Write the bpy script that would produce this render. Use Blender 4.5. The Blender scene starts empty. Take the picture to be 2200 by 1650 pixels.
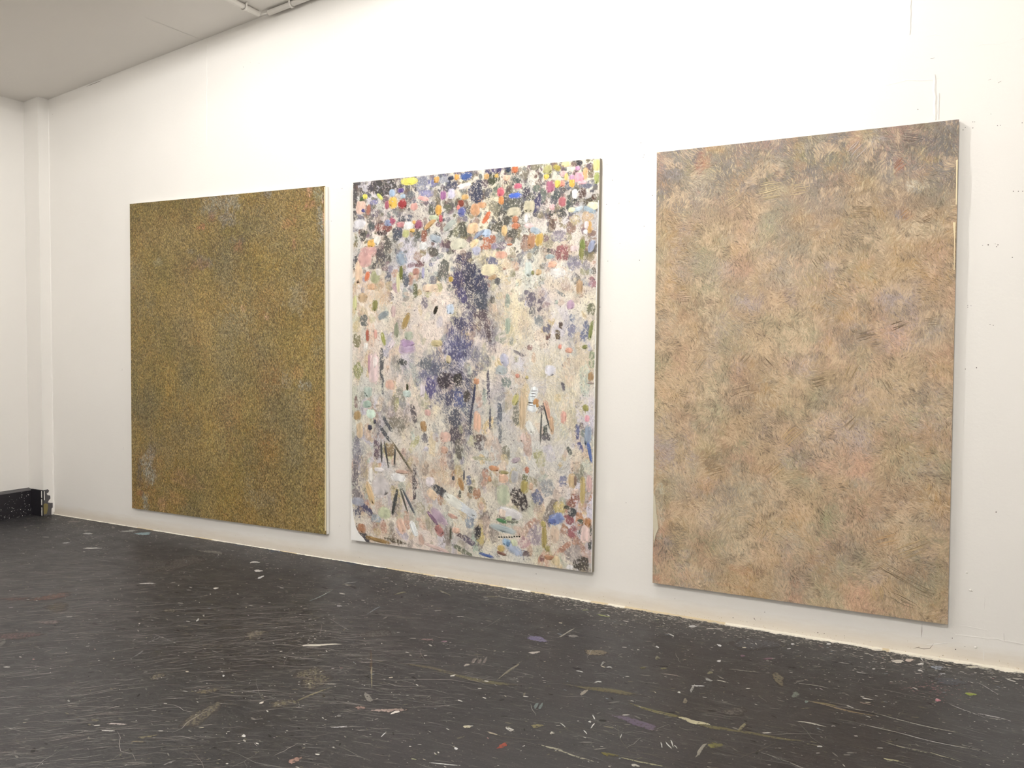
import bpy, bmesh, math, random
import numpy as np
from mathutils import Vector, Matrix

# ------------------------------------------------------------------ camera
W_PX, H_PX = 2200, 1650
F_PX = 1772.14
CAM = np.array([0.0, -4.2, 1.39387])
YAW, PITCH, ROLL = -0.479561, -0.0435334, 0.0109742
_cy, _sy, _cp, _sp = math.cos(YAW), math.sin(YAW), math.cos(PITCH), math.sin(PITCH)
FWD = np.array([_sy*_cp, _cy*_cp, _sp])
_r0 = np.array([_cy, -_sy, 0.0]); _u0 = np.cross(_r0, FWD)
RIGHT = _r0*math.cos(ROLL) + _u0*math.sin(ROLL)
UP = -_r0*math.sin(ROLL) + _u0*math.cos(ROLL)

scene = bpy.context.scene
COL = scene.collection
cd = bpy.data.cameras.new('camera')
cam = bpy.data.objects.new('camera', cd); COL.objects.link(cam)
cd.sensor_fit = 'HORIZONTAL'; cd.sensor_width = 36.0; cd.lens = F_PX/W_PX*36.0
cd.clip_start = 0.05; cd.clip_end = 100
cam.matrix_world = Matrix(((RIGHT[0], UP[0], -FWD[0], CAM[0]), (RIGHT[1], UP[1], -FWD[1], CAM[1]),
                           (RIGHT[2], UP[2], -FWD[2], CAM[2]), (0, 0, 0, 1)))
scene.camera = cam

# ------------------------------------------------------------------ light and exposure
scene.view_settings.view_transform = 'Standard'
scene.view_settings.look = 'None'
scene.view_settings.gamma = 1.0
scene.view_settings.use_curve_mapping = False
scene.view_settings.exposure = 0.82
world = bpy.data.worlds.new('world'); scene.world = world; world.use_nodes = True
world.node_tree.nodes['Background'].inputs['Color'].default_value = (1, 0.96, 0.9, 1)
world.node_tree.nodes['Background'].inputs['Strength'].default_value = 0.05
LAMP_COL = (1.0, 0.985, 0.965)
# lamps, the last two added as fill: x, y, drop below the ceiling, watts, radius of the bulb
LAMPS = [(-1.75, -1.25, 0.14, 64, 0.035),
         (-4.3, -1.75, 0.085, 33, 0.016),
         (-0.4, -4.6, 0.085, 205, 0.025),
         (-4.2, -5.2, 0.10, 80, 0.03)]

# ------------------------------------------------------------------ helpers
def ray(px):
    return ((px[0]-W_PX/2)/F_PX)*RIGHT - ((px[1]-H_PX/2)/F_PX)*UP + FWD
def on_wall(x, y, Y=0.0):
    d = ray((x, y)); t = (Y-CAM[1])/d[1]; return CAM + t*d
def on_floor(x, y, Z=0.0):
    d = ray((x, y)); t = (Z-CAM[2])/d[2]; return CAM + t*d
def on_left(x, y, X):
    d = ray((x, y)); t = (X-CAM[0])/d[0]; return CAM + t*d
CEIL_A, CEIL_B, X_REF = 3.333, 0.1128, -6.38
def ceil_z(X): return CEIL_A + CEIL_B*(X-X_REF)

def lin(c):
    c = np.asarray(c, float)
    return np.where(c <= 0.04045, c/12.92, ((c+0.055)/1.055)**2.4)
def hexlin(h):
    return lin([int(h[i:i+2], 16)/255 for i in (0, 2, 4)])
def srgb(*v):
    return tuple(lin(np.array(v)/255.0))

def link(o, parent=None):
    COL.objects.link(o)
    if parent is not None: o.parent = parent
    return o
def empty(name, loc):
    o = bpy.data.objects.new(name, None); o.location = loc; o.empty_display_size = 0.1
    return link(o)
def tag(o, label=None, cat=None, group=None, kind=None):
    if label: o['label'] = label
    if cat: o['category'] = cat
    if group: o['group'] = group
    if kind: o['kind'] = kind
    return o
def mesh_obj(name, verts, faces, mat=None, parent=None, origin=(0, 0, 0), smooth=False):
    me = bpy.data.meshes.new(name)
    og = np.asarray(origin, float)
    me.from_pydata([tuple(np.asarray(v, float)-og) for v in verts], [], faces)
    me.validate(); me.update()
    if mat: me.materials.append(mat)
    if smooth: me.shade_smooth()
    o = bpy.data.objects.new(name, me)
    return link(o, parent)
def bm_obj(name, bm, mat, parent=None, smooth=False):
    me = bpy.data.meshes.new(name); bm.normal_update(); bm.to_mesh(me); bm.free()
    if mat: me.materials.append(mat)
    if smooth: me.shade_smooth()
    return link(bpy.data.objects.new(name, me), parent)
def box_bm(x0, x1, y0, y1, z0, z1, bevel=0.0, seg=2):
    bm = bmesh.new()
    bmesh.ops.create_cube(bm, size=1.0)
    for v in bm.verts:
        v.co = Vector(((x0+x1)/2+v.co.x*(x1-x0), (y0+y1)/2+v.co.y*(y1-y0), (z0+z1)/2+v.co.z*(z1-z0)))
    if bevel: bmesh.ops.bevel(bm, geom=list(bm.edges), offset=bevel, segments=seg, affect='EDGES', profile=0.5)
    return bm
def raw_mesh(name, verts, tris, cols=None, mott=None, mat=None, parent=None, smooth=False):
    """big mesh from numpy arrays: verts Nx3, tris Mx3, cols Nx3 linear, mott N"""
    me = bpy.data.meshes.new(name)
    me.vertices.add(len(verts)); me.vertices.foreach_set('co', np.ascontiguousarray(verts, np.float32).ravel())
    n = len(tris)
    me.loops.add(n*3); me.loops.foreach_set('vertex_index', np.ascontiguousarray(tris, np.int32).ravel())
    me.polygons.add(n); me.polygons.foreach_set('loop_start', np.arange(0, n*3, 3, dtype=np.int32))
    me.update(calc_edges=True)
    if cols is not None:
        a = me.color_attributes.new('pigment', 'FLOAT_COLOR', 'POINT')
        c4 = np.ones((len(verts), 4), np.float32); c4[:, :3] = cols
        a.data.foreach_set('color', c4.ravel())
    a = me.attributes.new('mottle', 'FLOAT', 'POINT')
    a.data.foreach_set('value', np.ascontiguousarray(mott if mott is not None else np.zeros(len(verts)), np.float32))
    if mat: me.materials.append(mat)
    if smooth: me.shade_smooth()
    return link(bpy.data.objects.new(name, me), parent)

def vnoise(x, y, seed, octaves=3):
    """smooth value noise in 0..1"""
    out = np.zeros(np.shape(x)); amp = 1.0; tot = 0.0
    for o in range(octaves):
        rng = np.random.default_rng(seed*31+o)
        g = rng.random((256, 256))
        xs, ys = x*(2**o), y*(2**o)
        xi, yi = np.floor(xs).astype(int), np.floor(ys).astype(int)
        fx, fy = xs-xi, ys-yi
        fx = fx*fx*(3-2*fx); fy = fy*fy*(3-2*fy)
        a = g[xi % 256, yi % 256]; b = g[(xi+1) % 256, yi % 256]; c = g[xi % 256, (yi+1) % 256]; d = g[(xi+1) % 256, (yi+1) % 256]
        out += amp*((a*(1-fx)+b*fx)*(1-fy)+(c*(1-fx)+d*fx)*fy); tot += amp; amp *= 0.55
    return out/tot

# ------------------------------------------------------------------ materials
def new_mat(name):
    m = bpy.data.materials.new(name); m.use_nodes = True
    nt = m.node_tree; b = nt.nodes['Principled BSDF']
    return m, nt, b
def N(nt, t, **kw):
    n = nt.nodes.new(t)
    for k, v in kw.items():
        if k in n.inputs: n.inputs[k].default_value = v
        else: setattr(n, k, v)
    return n
def noise(nt, coord, scale, detail=4, rough=0.55):
    n = N(nt, 'ShaderNodeTexNoise'); n.inputs['Scale'].default_value = scale
    n.inputs['Detail'].default_value = detail; n.inputs['Roughness'].default_value = rough
    nt.links.new(coord, n.inputs['Vector']); return n
def ramp(nt, src, stops):
    r = nt.nodes.new('ShaderNodeValToRGB')
    el = r.color_ramp.elements
    while len(el) < len(stops): el.new(0.5)
    for e, (p, c) in zip(el, stops):
        e.position = p; e.color = (*c, 1) if len(c) == 3 else c
    nt.links.new(src, r.inputs['Fac']); return r
def mix(nt, fac, a, b, mode='MIX'):
    n = nt.nodes.new('ShaderNodeMix'); n.data_type = 'RGBA'; n.blend_type = mode
    for s, v in ((0, fac), (6, a), (7, b)):
        if hasattr(v, 'is_linked') or hasattr(v, 'links'): nt.links.new(v, n.inputs[s])
        elif s == 0: n.inputs[0].default_value = v
        else: n.inputs[s].default_value = (*v, 1) if len(v) == 3 else v
    return n.outputs[2]
def bump(nt, b, height, strength, dist=0.002):
    n = nt.nodes.new('ShaderNodeBump'); n.inputs['Strength'].default_value = strength; n.inputs['Distance'].default_value = dist
    nt.links.new(height, n.inputs['Height']); nt.links.new(n.outputs[0], b.inputs['Normal']); return n
def obj_coord(nt):
    return N(nt, 'ShaderNodeTexCoord').outputs['Object']

def mat_plain(name, rgb, rough=0.6, bump_s=0.0, scale=60, var=0.06, spec=0.3):
    m, nt, b = new_mat(name); co = obj_coord(nt)
    n = noise(nt, co, scale, 5)
    c = mix(nt, n.outputs['Fac'], tuple(x*(1-var) for x in rgb), tuple(min(1, x*(1+var)) for x in rgb))
    nt.links.new(c, b.inputs['Base Color']); b.inputs['Roughness'].default_value = rough
    b.inputs['Specular IOR Level'].default_value = spec
    if bump_s: bump(nt, b, n.outputs['Fac'], bump_s)
    return m

def mat_wall(name, rgb, stain=True):
    m, nt, b = new_mat(name); co = obj_coord(nt)
    big = noise(nt, co, 0.9, 3); fine = noise(nt, co, 55, 6, 0.6); mid = noise(nt, co, 6, 5)
    c = mix(nt, ramp(nt, big.outputs['Fac'], [(0.3, (0, 0, 0)), (0.75, (1, 1, 1))]).outputs[0], tuple(x*0.97 for x in rgb), tuple(min(1, x*1.02) for x in rgb))
    if stain:
        # scuffed, yellowed strip with a ragged upper edge where the wall meets the floor
        sep = N(nt, 'ShaderNodeSeparateXYZ'); nt.links.new(co, sep.inputs[0])
        mp = N(nt, 'ShaderNodeMapping'); mp.inputs['Scale'].default_value = (5, 5, 30); nt.links.new(co, mp.inputs[0])
        sn = noise(nt, mp.outputs[0], 1.6, 6, 0.65)
        ad = N(nt, 'ShaderNodeMath', operation='MULTIPLY_ADD'); nt.links.new(sn.outputs['Fac'], ad.inputs[0]); ad.inputs[1].default_value = -0.06
        nt.links.new(sep.outputs['Z'], ad.inputs[2])
        rr = ramp(nt, ad.outputs[0], [(0.0, (1, 1, 1)), (0.06, (0, 0, 0))])
        sc = N(nt, 'ShaderNodeMath', operation='MULTIPLY'); nt.links.new(rr.outputs[0], sc.inputs[0]); sc.inputs[1].default_value = 0.4
        c = mix(nt, sc.outputs[0], c, srgb(196, 178, 148))
    nt.links.new(c, b.inputs['Base Color']); b.inputs['Roughness'].default_value = 0.62
    b.inputs['Specular IOR Level'].default_value = 0.25
    h = N(nt, 'ShaderNodeMath', operation='MULTIPLY_ADD'); nt.links.new(mid.outputs['Fac'], h.inputs[0]); h.inputs[1].default_value = 1.5
    nt.links.new(fine.outputs['Fac'], h.inputs[2])
    bump(nt, b, h.outputs[0], 0.22, 0.003)
    return m

def mat_pigment(name, under, scale=150.0, rough=0.5, var=0.25, bumpd=0.0015, spec=0.3):
    """oil paint: colour from the mesh's pigment attribute, broken up by an under-colour where 'mottle' is set"""
    m, nt, b = new_mat(name); co = obj_coord(nt)
    at = N(nt, 'ShaderNodeAttribute', attribute_name='pigment'); mo = N(nt, 'ShaderNodeAttribute', attribute_name='mottle')
    n1 = noise(nt, co, scale, 4, 0.65); n2 = noise(nt, co, scale*2.6, 3, 0.6); n3 = noise(nt, co, scale*0.25, 3)
    q = N(nt, 'ShaderNodeMath', operation='MULTIPLY_ADD'); nt.links.new(mo.outputs['Fac'], q.inputs[0]); q.inputs[1].default_value = 0.5
    nt.links.new(n1.outputs['Fac'], q.inputs[2])
    f = ramp(nt, q.outputs[0], [(0.72, (0, 0, 0)), (0.80, (1, 1, 1))])
    und = mix(nt, n3.outputs['Fac'], tuple(x*0.75 for x in under), tuple(min(1, x*1.15) for x in under))
    c = mix(nt, f.outputs[0], at.outputs['Color'], und)
    v = ramp(nt, n2.outputs['Fac'], [(0.3, (1-var*0.6,)*3), (0.7, (1.0,)*3)])
    c = mix(nt, 1.0, c, v.outputs[0], 'MULTIPLY')
    nt.links.new(c, b.inputs['Base Color']); b.inputs['Roughness'].default_value = rough
    b.inputs['Specular IOR Level'].default_value = spec
    bump(nt, b, n1.outputs['Fac'], 0.5, bumpd)
    return m

def mat_floor():
    m, nt, b = new_mat('floor_paint'); co = obj_coord(nt)
    big = noise(nt, co, 1.1, 5, 0.6); mid = noise(nt, co, 7, 6, 0.65); fine = noise(nt, co, 130, 5, 0.75)
    mp = N(nt, 'ShaderNodeMapping'); mp.inputs['Scale'].default_value = (9, 70, 1); mp.inputs['Rotation'].default_value = (0, 0, -0.25)
    nt.links.new(co, mp.inputs[0]); streak = noise(nt, mp.outputs[0], 1.0, 5, 0.7)
    c = mix(nt, ramp(nt, big.outputs['Fac'], [(0.35, (0, 0, 0)), (0.65, (1, 1, 1))]).outputs[0], srgb(33, 31, 35), srgb(41, 41, 44))
    c = mix(nt, ramp(nt, mid.outputs['Fac'], [(0.5, (0, 0, 0)), (0.8, (0.75,)*3)]).outputs[0], c, srgb(53, 52, 52))
    c = mix(nt, ramp(nt, streak.outputs['Fac'], [(0.52, (0, 0, 0)), (0.72, (0.6,)*3)]).outputs[0], c, srgb(72, 71, 70))
    c = mix(nt, ramp(nt, fine.outputs['Fac'], [(0.3, (0.6,)*3), (0.45, (0, 0, 0))]).outputs[0], c, srgb(38, 35, 35))
    c = mix(nt, ramp(nt, fine.outputs['Fac'], [(0.60, (0, 0, 0)), (0.70, (0.85,)*3)]).outputs[0], c, srgb(112, 109, 105))
    nt.links.new(c, b.inputs['Base Color'])
    rr = ramp(nt, mid.outputs['Fac'], [(0.3, (0.34,)*3), (0.7, (0.52,)*3)])
    nt.links.new(rr.outputs[0], b.inputs['Roughness']); b.inputs['Specular IOR Level'].default_value = 0.45
    h = N(nt, 'ShaderNodeMath', operation='ADD'); nt.links.new(streak.outputs['Fac'], h.inputs[0]); nt.links.new(fine.outputs['Fac'], h.inputs[1])
    bump(nt, b, h.outputs[0], 0.35, 0.002)
    return m

WALL_RGB = (0.80, 0.775, 0.735)
M_WALL = mat_wall('wall_paint', WALL_RGB)
M_WALL2 = mat_wall('wall_paint_side', WALL_RGB, stain=False)
M_CEIL = mat_wall('ceiling_paint', (0.80, 0.77, 0.725), stain=False)
M_FLOOR = mat_floor()
M_PLASTER = mat_plain('plaster_ridge_paint', WALL_RGB, 0.6, 0.2, 80, 0.03)
M_CRACK = mat_plain('crack_shadow_gap', srgb(120, 108, 96), 0.9, 0, 60, 0.2)
M_HOLE = mat_plain('nail_hole_dark', srgb(84, 76, 72), 0.9, 0, 60, 0.1)
M_BLACK = mat_plain('black_gloss_paint', srgb(34, 32, 37), 0.42, 0.15, 40, 0.15, 0.4)
M_GREYP = mat_plain('worn_grey_paint', srgb(84, 82, 84), 0.6, 0.2, 40, 0.2)
M_OLIVE = mat_plain('bare_olive_wood', srgb(128, 116, 74), 0.7, 0.2, 60, 0.15)
M_WHITEP = mat_plain('white_paint', (0.82, 0.79, 0.74), 0.55, 0.2, 60, 0.05)
M_PIPE = mat_plain('white_plastic_conduit', (0.80, 0.77, 0.72), 0.4, 0, 30, 0.03)
M_CANVAS = mat_plain('primed_canvas', (0.83, 0.81, 0.76), 0.75, 0.3, 400, 0.04)
M_CANVASG = mat_plain('shaded_canvas_edge', srgb(150, 143, 130), 0.85, 0.3, 400, 0.08)  # grey puts the shade on the canvas sides into the colour
M_DARKM = mat_plain('lamp_housing_enamel', srgb(225, 222, 214), 0.5)
M_FLECK = mat_pigment('floor_paint_marks', tuple(srgb(54, 51, 50)), 75, 0.5, 0.25, 0.0006)

# ------------------------------------------------------------------ room shell
X_LEFT, X_RIGHT, Y_NEAR = -6.565, 2.6, -6.6
T = 0.15
def prism_xz(x0, x1, y0, y1, zb, extra=0.0):
    """slab between y0,y1 whose top follows the sloping ceiling"""
    v = [(x0, y0, zb), (x1, y0, zb), (x1, y0, ceil_z(x1)+extra), (x0, y0, ceil_z(x0)+extra),
         (x0, y1, zb), (x1, y1, zb), (x1, y1, ceil_z(x1)+extra), (x0, y1, ceil_z(x0)+extra)]
    f = [(0, 1, 2, 3), (5, 4, 7, 6), (4, 0, 3, 7), (1, 5, 6, 2), (3, 2, 6, 7), (4, 5, 1, 0)]
    return v, f
floor = bm_obj('floor', box_bm(X_LEFT-T, X_RIGHT+T, Y_NEAR-T, T, -0.1, 0.0), M_FLOOR); tag(floor, kind='structure')
wall = mesh_obj('wall_far', *prism_xz(X_LEFT-T, X_RIGHT+T, 0.0, T, 0.0), M_WALL); tag(wall, kind='structure')
wl = mesh_obj('wall_left', *prism_xz(X_LEFT-T, X_LEFT, Y_NEAR-T, 0.0, 0.0), M_WALL2); tag(wl, kind='structure')
wr = mesh_obj('wall_right', *prism_xz(X_RIGHT, X_RIGHT+T, Y_NEAR-T, 0.0, 0.0), M_WALL2); tag(wr, kind='structure')
wn = mesh_obj('wall_near', *prism_xz(X_LEFT, X_RIGHT, Y_NEAR-T, Y_NEAR, 0.0), M_WALL2); tag(wn, kind='structure')
xa, xb = X_LEFT-T, X_RIGHT+T
cv = [(xa, Y_NEAR-T, ceil_z(xa)), (xb, Y_NEAR-T, ceil_z(xb)), (xb, T, ceil_z(xb)), (xa, T, ceil_z(xa))]
cv += [(x, y, z+0.1) for x, y, z in cv]
ceiling = mesh_obj('ceiling', cv, [(3, 2, 1, 0), (4, 5, 6, 7), (0, 1, 5, 4), (1, 2, 6, 5), (2, 3, 7, 6), (3, 0, 4, 7)], M_CEIL); tag(ceiling, kind='structure')

# pier in the far left corner
PX, PY = -6.38, -0.0875
pv, pf = prism_xz(X_LEFT, PX, PY, 0.0, 0.0)
pier = mesh_obj('wall_pier', pv, pf, M_WALL2); tag(pier, kind='structure')
# a bead of filler runs down the joint of pier and wall
rng = random.Random(5)
sv, sf = [], []
nseg = 90
for i in range(nseg+1):
    z = 0.02+(ceil_z(PX)-0.03)*i/nseg
    w = 0.003+0.009*rng.random()*(1 if z < 1.3 else 0.2); d = 0.003+0.008*rng.random()*(1 if z < 1.3 else 0.2)
    sv += [(PX, -d, z), (PX+w*0.55, -d*0.55, z), (PX+w, 0, z)]
    if i: a = 3*(i-1); sf += [(a, a+1, a+4, a+3), (a+1, a+2, a+5, a+4)]
mesh_obj('filler_bead', sv, sf, M_WALL2, pier, smooth=True)

# ------------------------------------------------------------------ baseboard on the left wall
BH = 0.215
bb = empty('baseboard_left', (X_LEFT, -1.0, 0)); tag(bb, kind='structure')
def bbpart(name, bm, mat):
    bmesh.ops.translate(bm, verts=bm.verts, vec=-Vector(bb.location)); return bm_obj(name, bm, mat, bb)
# upper board with a sloping top ledge
prof = [(0, 0.0), (0.042, 0.0), (0.042, BH-0.018), (0.030, BH-0.008), (0.0, BH)]
bm = bmesh.new(); ends = []
for y in (Y_NEAR, PY-0.0005):
    ends.append([bm.verts.new((X_LEFT+a, y, z)) for a, z in prof])
n = len(prof)
for i in range(n): bm.faces.new((ends[0][i], ends[0][(i+1) % n], ends[1][(i+1) % n], ends[1][i]))
bm.faces.new(ends[0]); bm.faces.new(ends[1][::-1])
bbpart('board', bm, M_BLACK)
# thin top ledge, worn to grey
bm = bmesh.new(); q = []
for y in (Y_NEAR, PY-0.001):
    q.append([bm.verts.new((X_LEFT+a, y, z+0.0012)) for a, z in ((0, BH), (0.030, BH-0.008), (0.042, BH-0.018))])
for i in range(2): bm.faces.new((q[0][i], q[0][i+1], q[1][i+1], q[1][i]))
bbpart('ledge', bm, M_GREYP)
# lower plinth board, round-nosed at its far end
ye = -0.098
bm = bmesh.new(); out = [(Y_NEAR, 0.0), (Y_NEAR, 0.068)]
for k in range(7):
    a = math.pi/2*k/6; out.append((ye-0.02+0.02*math.sin(a), 0.048+0.02*math.cos(a)))
out.append((ye, 0.0))
f1 = [bm.verts.new((X_LEFT+0.056, y, z)) for y, z in out]; f0 = [bm.verts.new((X_LEFT+0.0421, y, z)) for y, z in out]
bm.faces.new(f1); bm.faces.new(f0[::-1])
for i in range(len(out)): j = (i+1) % len(out); bm.faces.new((f1[i], f0[i], f0[j], f1[j]))
bbpart('plinth', bm, M_BLACK)
# return board across the front of the pier
bbpart('return_board', box_bm(X_LEFT+0.0425, PX+0.004, PY-0.012, PY, 0.0, BH-0.004, 0.002), M_BLACK)
# grey worn patch on the side of the pier with peeled edges
def patch_on_pier(name, pts, mat, off, par):
    v = [(PX+off, -a, z) for a, z in pts]; v2 = [(PX-0.0005, -a, z) for a, z in pts]; m = len(pts)
    fs = [tuple(range(m)), tuple(range(2*m-1, m-1, -1))]+[(i, i+m, (i+1) % m+m, (i+1) % m) for i in range(m)]
    return mesh_obj(name, v+v2, fs, mat, par, origin=tuple(par.location))
patch_on_pier('grey_patch', [(0.0995, 0), (0.0995, 0.208), (0.05, 0.212), (0.038, 0.2), (0.045, 0.185), (0.06, 0.178), (0.052, 0.165), (0.03, 0.158), (0.028, 0.135), (0.044, 0.118), (0.05, 0.105), (0.03, 0.098), (0.006, 0.095), (0.004, 0.06), (0.02, 0.05), (0.022, 0.0)], M_GREYP, 0.0012, bb)
patch_on_pier('wood_patch', [(0.094, 0.012), (0.092, 0.095), (0.07, 0.102), (0.05, 0.09), (0.052, 0.05), (0.062, 0.015)], M_OLIVE, 0.0022, bb)
patch_on_pier('white_chip', [(0.083, 0.13), (0.083, 0.2), (0.077, 0.2), (0.076, 0.125)], M_WHITEP, 0.0026, bb)
patch_on_pier('white_chip', [(0.02, 0.035), (0.018, 0.05), (0.008, 0.047), (0.01, 0.03)], M_WHITEP, 0.0026, bb)
# chipped white line on the pier's arris
rng = random.Random(3); cvv, cff = [], []
for i in range(22):
    z = 0.005+0.2*i/21; w = rng.uniform(0.001, 0.005)
    cvv += [(PX-0.004-w, PY-0.0128, z), (PX+0.0045, PY-0.0128, z)]
    if i and i not in (8, 9, 15): a = 2*(i-1); cff.append((a, a+1, a+3, a+2))
mesh_obj('chipped_edge', cvv, cff, M_WHITEP, bb, origin=tuple(bb.location))
# white splatter over the black boards
rng = random.Random(11); dv, df = [], []
def disc(c, u, v, r, vs, fs, k=7):
    b0 = len(vs)
    for i in range(k):
        a = 2*math.pi*i/k; rr = r*rng.uniform(0.75, 1.2); vs.append(tuple(np.array(c)+rr*(math.cos(a)*np.array(u)+math.sin(a)*np.array(v))))
    fs.append(tuple(range(b0, b0+k)))
for i in range(170):
    y = -0.11-abs(rng.gauss(0, 0.35)); z = BH*rng.random()**1.5*0.93
    off = 0.0567 if z < 0.066 and y < ye-0.01 else 0.0427
    if z > BH-0.022: continue
    disc((X_LEFT+off, y, z), (0, 1, 0), (0, 0, 1), rng.choice([0.0008, 0.0012, 0.0016, 0.003]), dv, df)
o = mesh_obj('white_splatter', dv, df, M_WHITEP, bb, origin=tuple(bb.location)); o['kind'] = 'stuff'

# ------------------------------------------------------------------ marks on the wall
def ribbon_wall(name, pts, width, height, mat, jitter=0.0, seed=0):
    """raised or flat strip following pixel points on the far wall"""
    rg = random.Random(seed); P = [on_wall(x, y) for x, y in pts]
    fine = []
    for a, b in zip(P[:-1], P[1:]):
        k = max(1, int(np.linalg.norm(b-a)/0.03))
        for i in range(k): fine.append(a+(b-a)*i/k)
    fine.append(P[-1]); vs, fs = [], []
    for i, p in enumerate(fine):
        t = fine[min(i+1, len(fine)-1)]-fine[max(i-1, 0)]; t = t/np.linalg.norm(t); nrm = np.array([-t[2], 0, t[0]])
        w = width*(1 if 0 < i < len(fine)-1 else 0.3)*rg.uniform(1-jitter, 1+jitter); p = p+nrm*rg.uniform(-1, 1)*width*jitter
        vs += [tuple(p-nrm*w/2+np.array([0, -0.0003, 0])), tuple(p+np.array([0, -height, 0])), tuple(p+nrm*w/2+np.array([0, -0.0003, 0]))]
        if i: a = 3*(i-1); fs += [(a, a+1, a+4, a+3), (a+1, a+2, a+5, a+4)]
    return mesh_obj(name, vs, fs, mat, wall)
seams = [([(445, 93), (444, 200), (444, 312)], 0.010, 0.0030), ([(715, 40), (716, 150)], 0.006, 0.001),
         ([(1957, 0), (1955, 75)], 0.008, 0.003), ([(2008, 160), (2010, 258)], 0.016, 0.004), ([(2018, 200), (2016, 258)], 0.006, 0.003),
         ([(220, 205), (219, 250)], 0.006, 0.001), ([(2116, 1283), (2115, 1312)], 0.004, 0.002), ([(2116, 1345), (2113, 1420)], 0.004, 0.0006),
         ([(2156, 1360), (2157, 1378)], 0.006, 0.003)]
for i, (p, w, h) in enumerate(seams): ribbon_wall('plaster_seam', p, w, h, M_PLASTER, 0.2, i)
ridges = [([(375, 332), (400, 328), (425, 317), (445, 313)], 0.006, 0.002), ([(445, 313), (480, 314), (525, 311)], 0.004, 0.0015),
          ([(1902, 183), (1925, 178), (1950, 172), (1985, 172), (2008, 171), (2020, 166)], 0.007, 0.004),
          ([(1990, 78), (2003, 76), (2010, 74), (2022, 77)], 0.010, 0.004), ([(2096, 100), (2110, 95), (2128, 93), (2150, 93), (2165, 89)], 0.006, 0.003),
          ([(2185, 88), (2200, 82)], 0.008, 0.003), ([(2047, 1346), (2075, 1346), (2105, 1351), (2122, 1355)], 0.008, 0.004),
          ([(2052, 1363), (2085, 1367), (2140, 1373), (2155, 1377), (2215, 1386)], 0.010, 0.005),
          ([(2170, 1378), (2200, 1376)], 0.004, 0.003), ([(420, 390), (520, 380)], 0.004, 0.001),
          ([(1990, 1385), (2030, 1382), (2048, 1379)], 0.006, 0.003), ([(1960, 1366), (1980, 1370), (1995, 1368)], 0.010, 0.003)]
for i, (p, w, h) in enumerate(ridges): ribbon_wall('plaster_ridge', p, w*0.7, 0.0004+h*0.12, M_PLASTER, 0.35, 40+i)
cracks = [([(1981, 1340), (1980, 1371)], 0.002, 0.0006), ([(1962, 1393), (1972, 1391), (1985, 1394), (1998, 1393), (2006, 1383)], 0.0022, 0.0006),
          ([(186, 186), (218, 173)], 0.003, 0.0006), ([(265, 960), (264, 967)], 0.003, 0.0006), ([(263, 792), (262, 797)], 0.004, 0.0006),
          ([(1999, 126), (2008, 125)], 0.004, 0.0006), ([(2144, 178), (2151, 174)], 0.004, 0.0006), ([(2123, 172), (2129, 170)], 0.003, 0.0006),
          ([(1992, 1165), (1988, 1175)], 0.003, 0.0006)]
for i, (p, w, h) in enumerate(cracks): ribbon_wall('plaster_crack', p, w, h, M_CRACK, 0.2, 80+i)
holes = [(340, 36), (538, 134), (523, 144), (557, 136), (113, 246), (670, 7), (1377, 307), (1375, 312), (1384, 333), (1382, 338), (1395, 335), (1393, 347),
         (1304, 354), (1316, 387), (1402, 420), (1330, 437), (1352, 433), (1303, 439), (1384, 486), (1332, 523), (1374, 559), (1306, 561), (1312, 690), (1289, 660),
         (2090, 262), (2094, 262), (2090, 275), (2074, 274), (2069, 279), (2143, 270), (2149, 269), (2196, 264), (2129, 245), (1972, 235), (2177, 411), (2188, 411), (2197, 411),
         (2111, 527), (2123, 526), (2138, 524), (2141, 530), (2144, 526), (2175, 553), (2079, 656), (2086, 657), (2079, 660), (2127, 697), (2134, 699), (2098, 790), (2074, 793),
         (773, 1197), (865, 1215), (1152, 1233), (1353, 1295), (1450, 1286), (1620, 1328), (1605, 1336), (1621, 1330), (1623, 1332), (1575, 1327), (1643, 1315), (1757, 1359), (1771, 1361), (1814, 1366),
         (2046, 1371), (2053, 1395), (2073, 1389), (2025, 1408), (1990, 1060), (2140, 1100), (1345, 1080), (730, 1130), (735, 405), (712, 475)]
rng = random.Random(7); hv, hf = [], []
for x, y in holes:
    p = on_wall(x, y); disc((p[0], -0.0006, p[2]), (1, 0, 0), (0, 0, 1), rng.uniform(0.0014, 0.0026), hv, hf)
o = mesh_obj('nail_holes', hv, hf, M_HOLE, wall); o['kind'] = 'stuff'
# lumps of filler on the wall beside the right hand canvas
for x, y, r in ((2077, 1230, 0.0045), (2085, 1268, 0.0055), (2088, 1269, 0.004), (2096, 1391, 0.006), (2004, 1200, 0.003)):
    p = on_wall(x, y); bm = bmesh.new(); bmesh.ops.create_icosphere(bm, subdivisions=1, radius=r)
    for v in bm.verts: v.co = Vector((p[0]+v.co.x*1.3, min(-0.0002, v.co.y*0.6), p[2]+v.co.z))
    bm_obj('filler_lump', bm, M_WHITEP, wall, True)
# faint board joint across the ceiling
def on_ceil(x, y):
    d = ray((x, y)); t = (ceil_z(0)-CAM[2]+CEIL_B*CAM[0])/(d[2]-CEIL_B*d[0]); return CAM+t*d
a, b = on_ceil(308, 36), on_ceil(432, 86)
dd = (b-a)/np.linalg.norm(b-a); sd = np.array([-dd[1], dd[0], 0])*0.006
mesh_obj('board_joint', [tuple(a-sd-[0, 0, .0005]), tuple(b-sd-[0, 0, .0005]), tuple(b-[0, 0, .0018]), tuple(a-[0, 0, .0018]), tuple(a+sd-[0, 0, .0005]), tuple(b+sd-[0, 0, .0005])], [(0, 1, 2, 3), (3, 2, 5, 4)], M_CEIL, ceiling)

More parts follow.
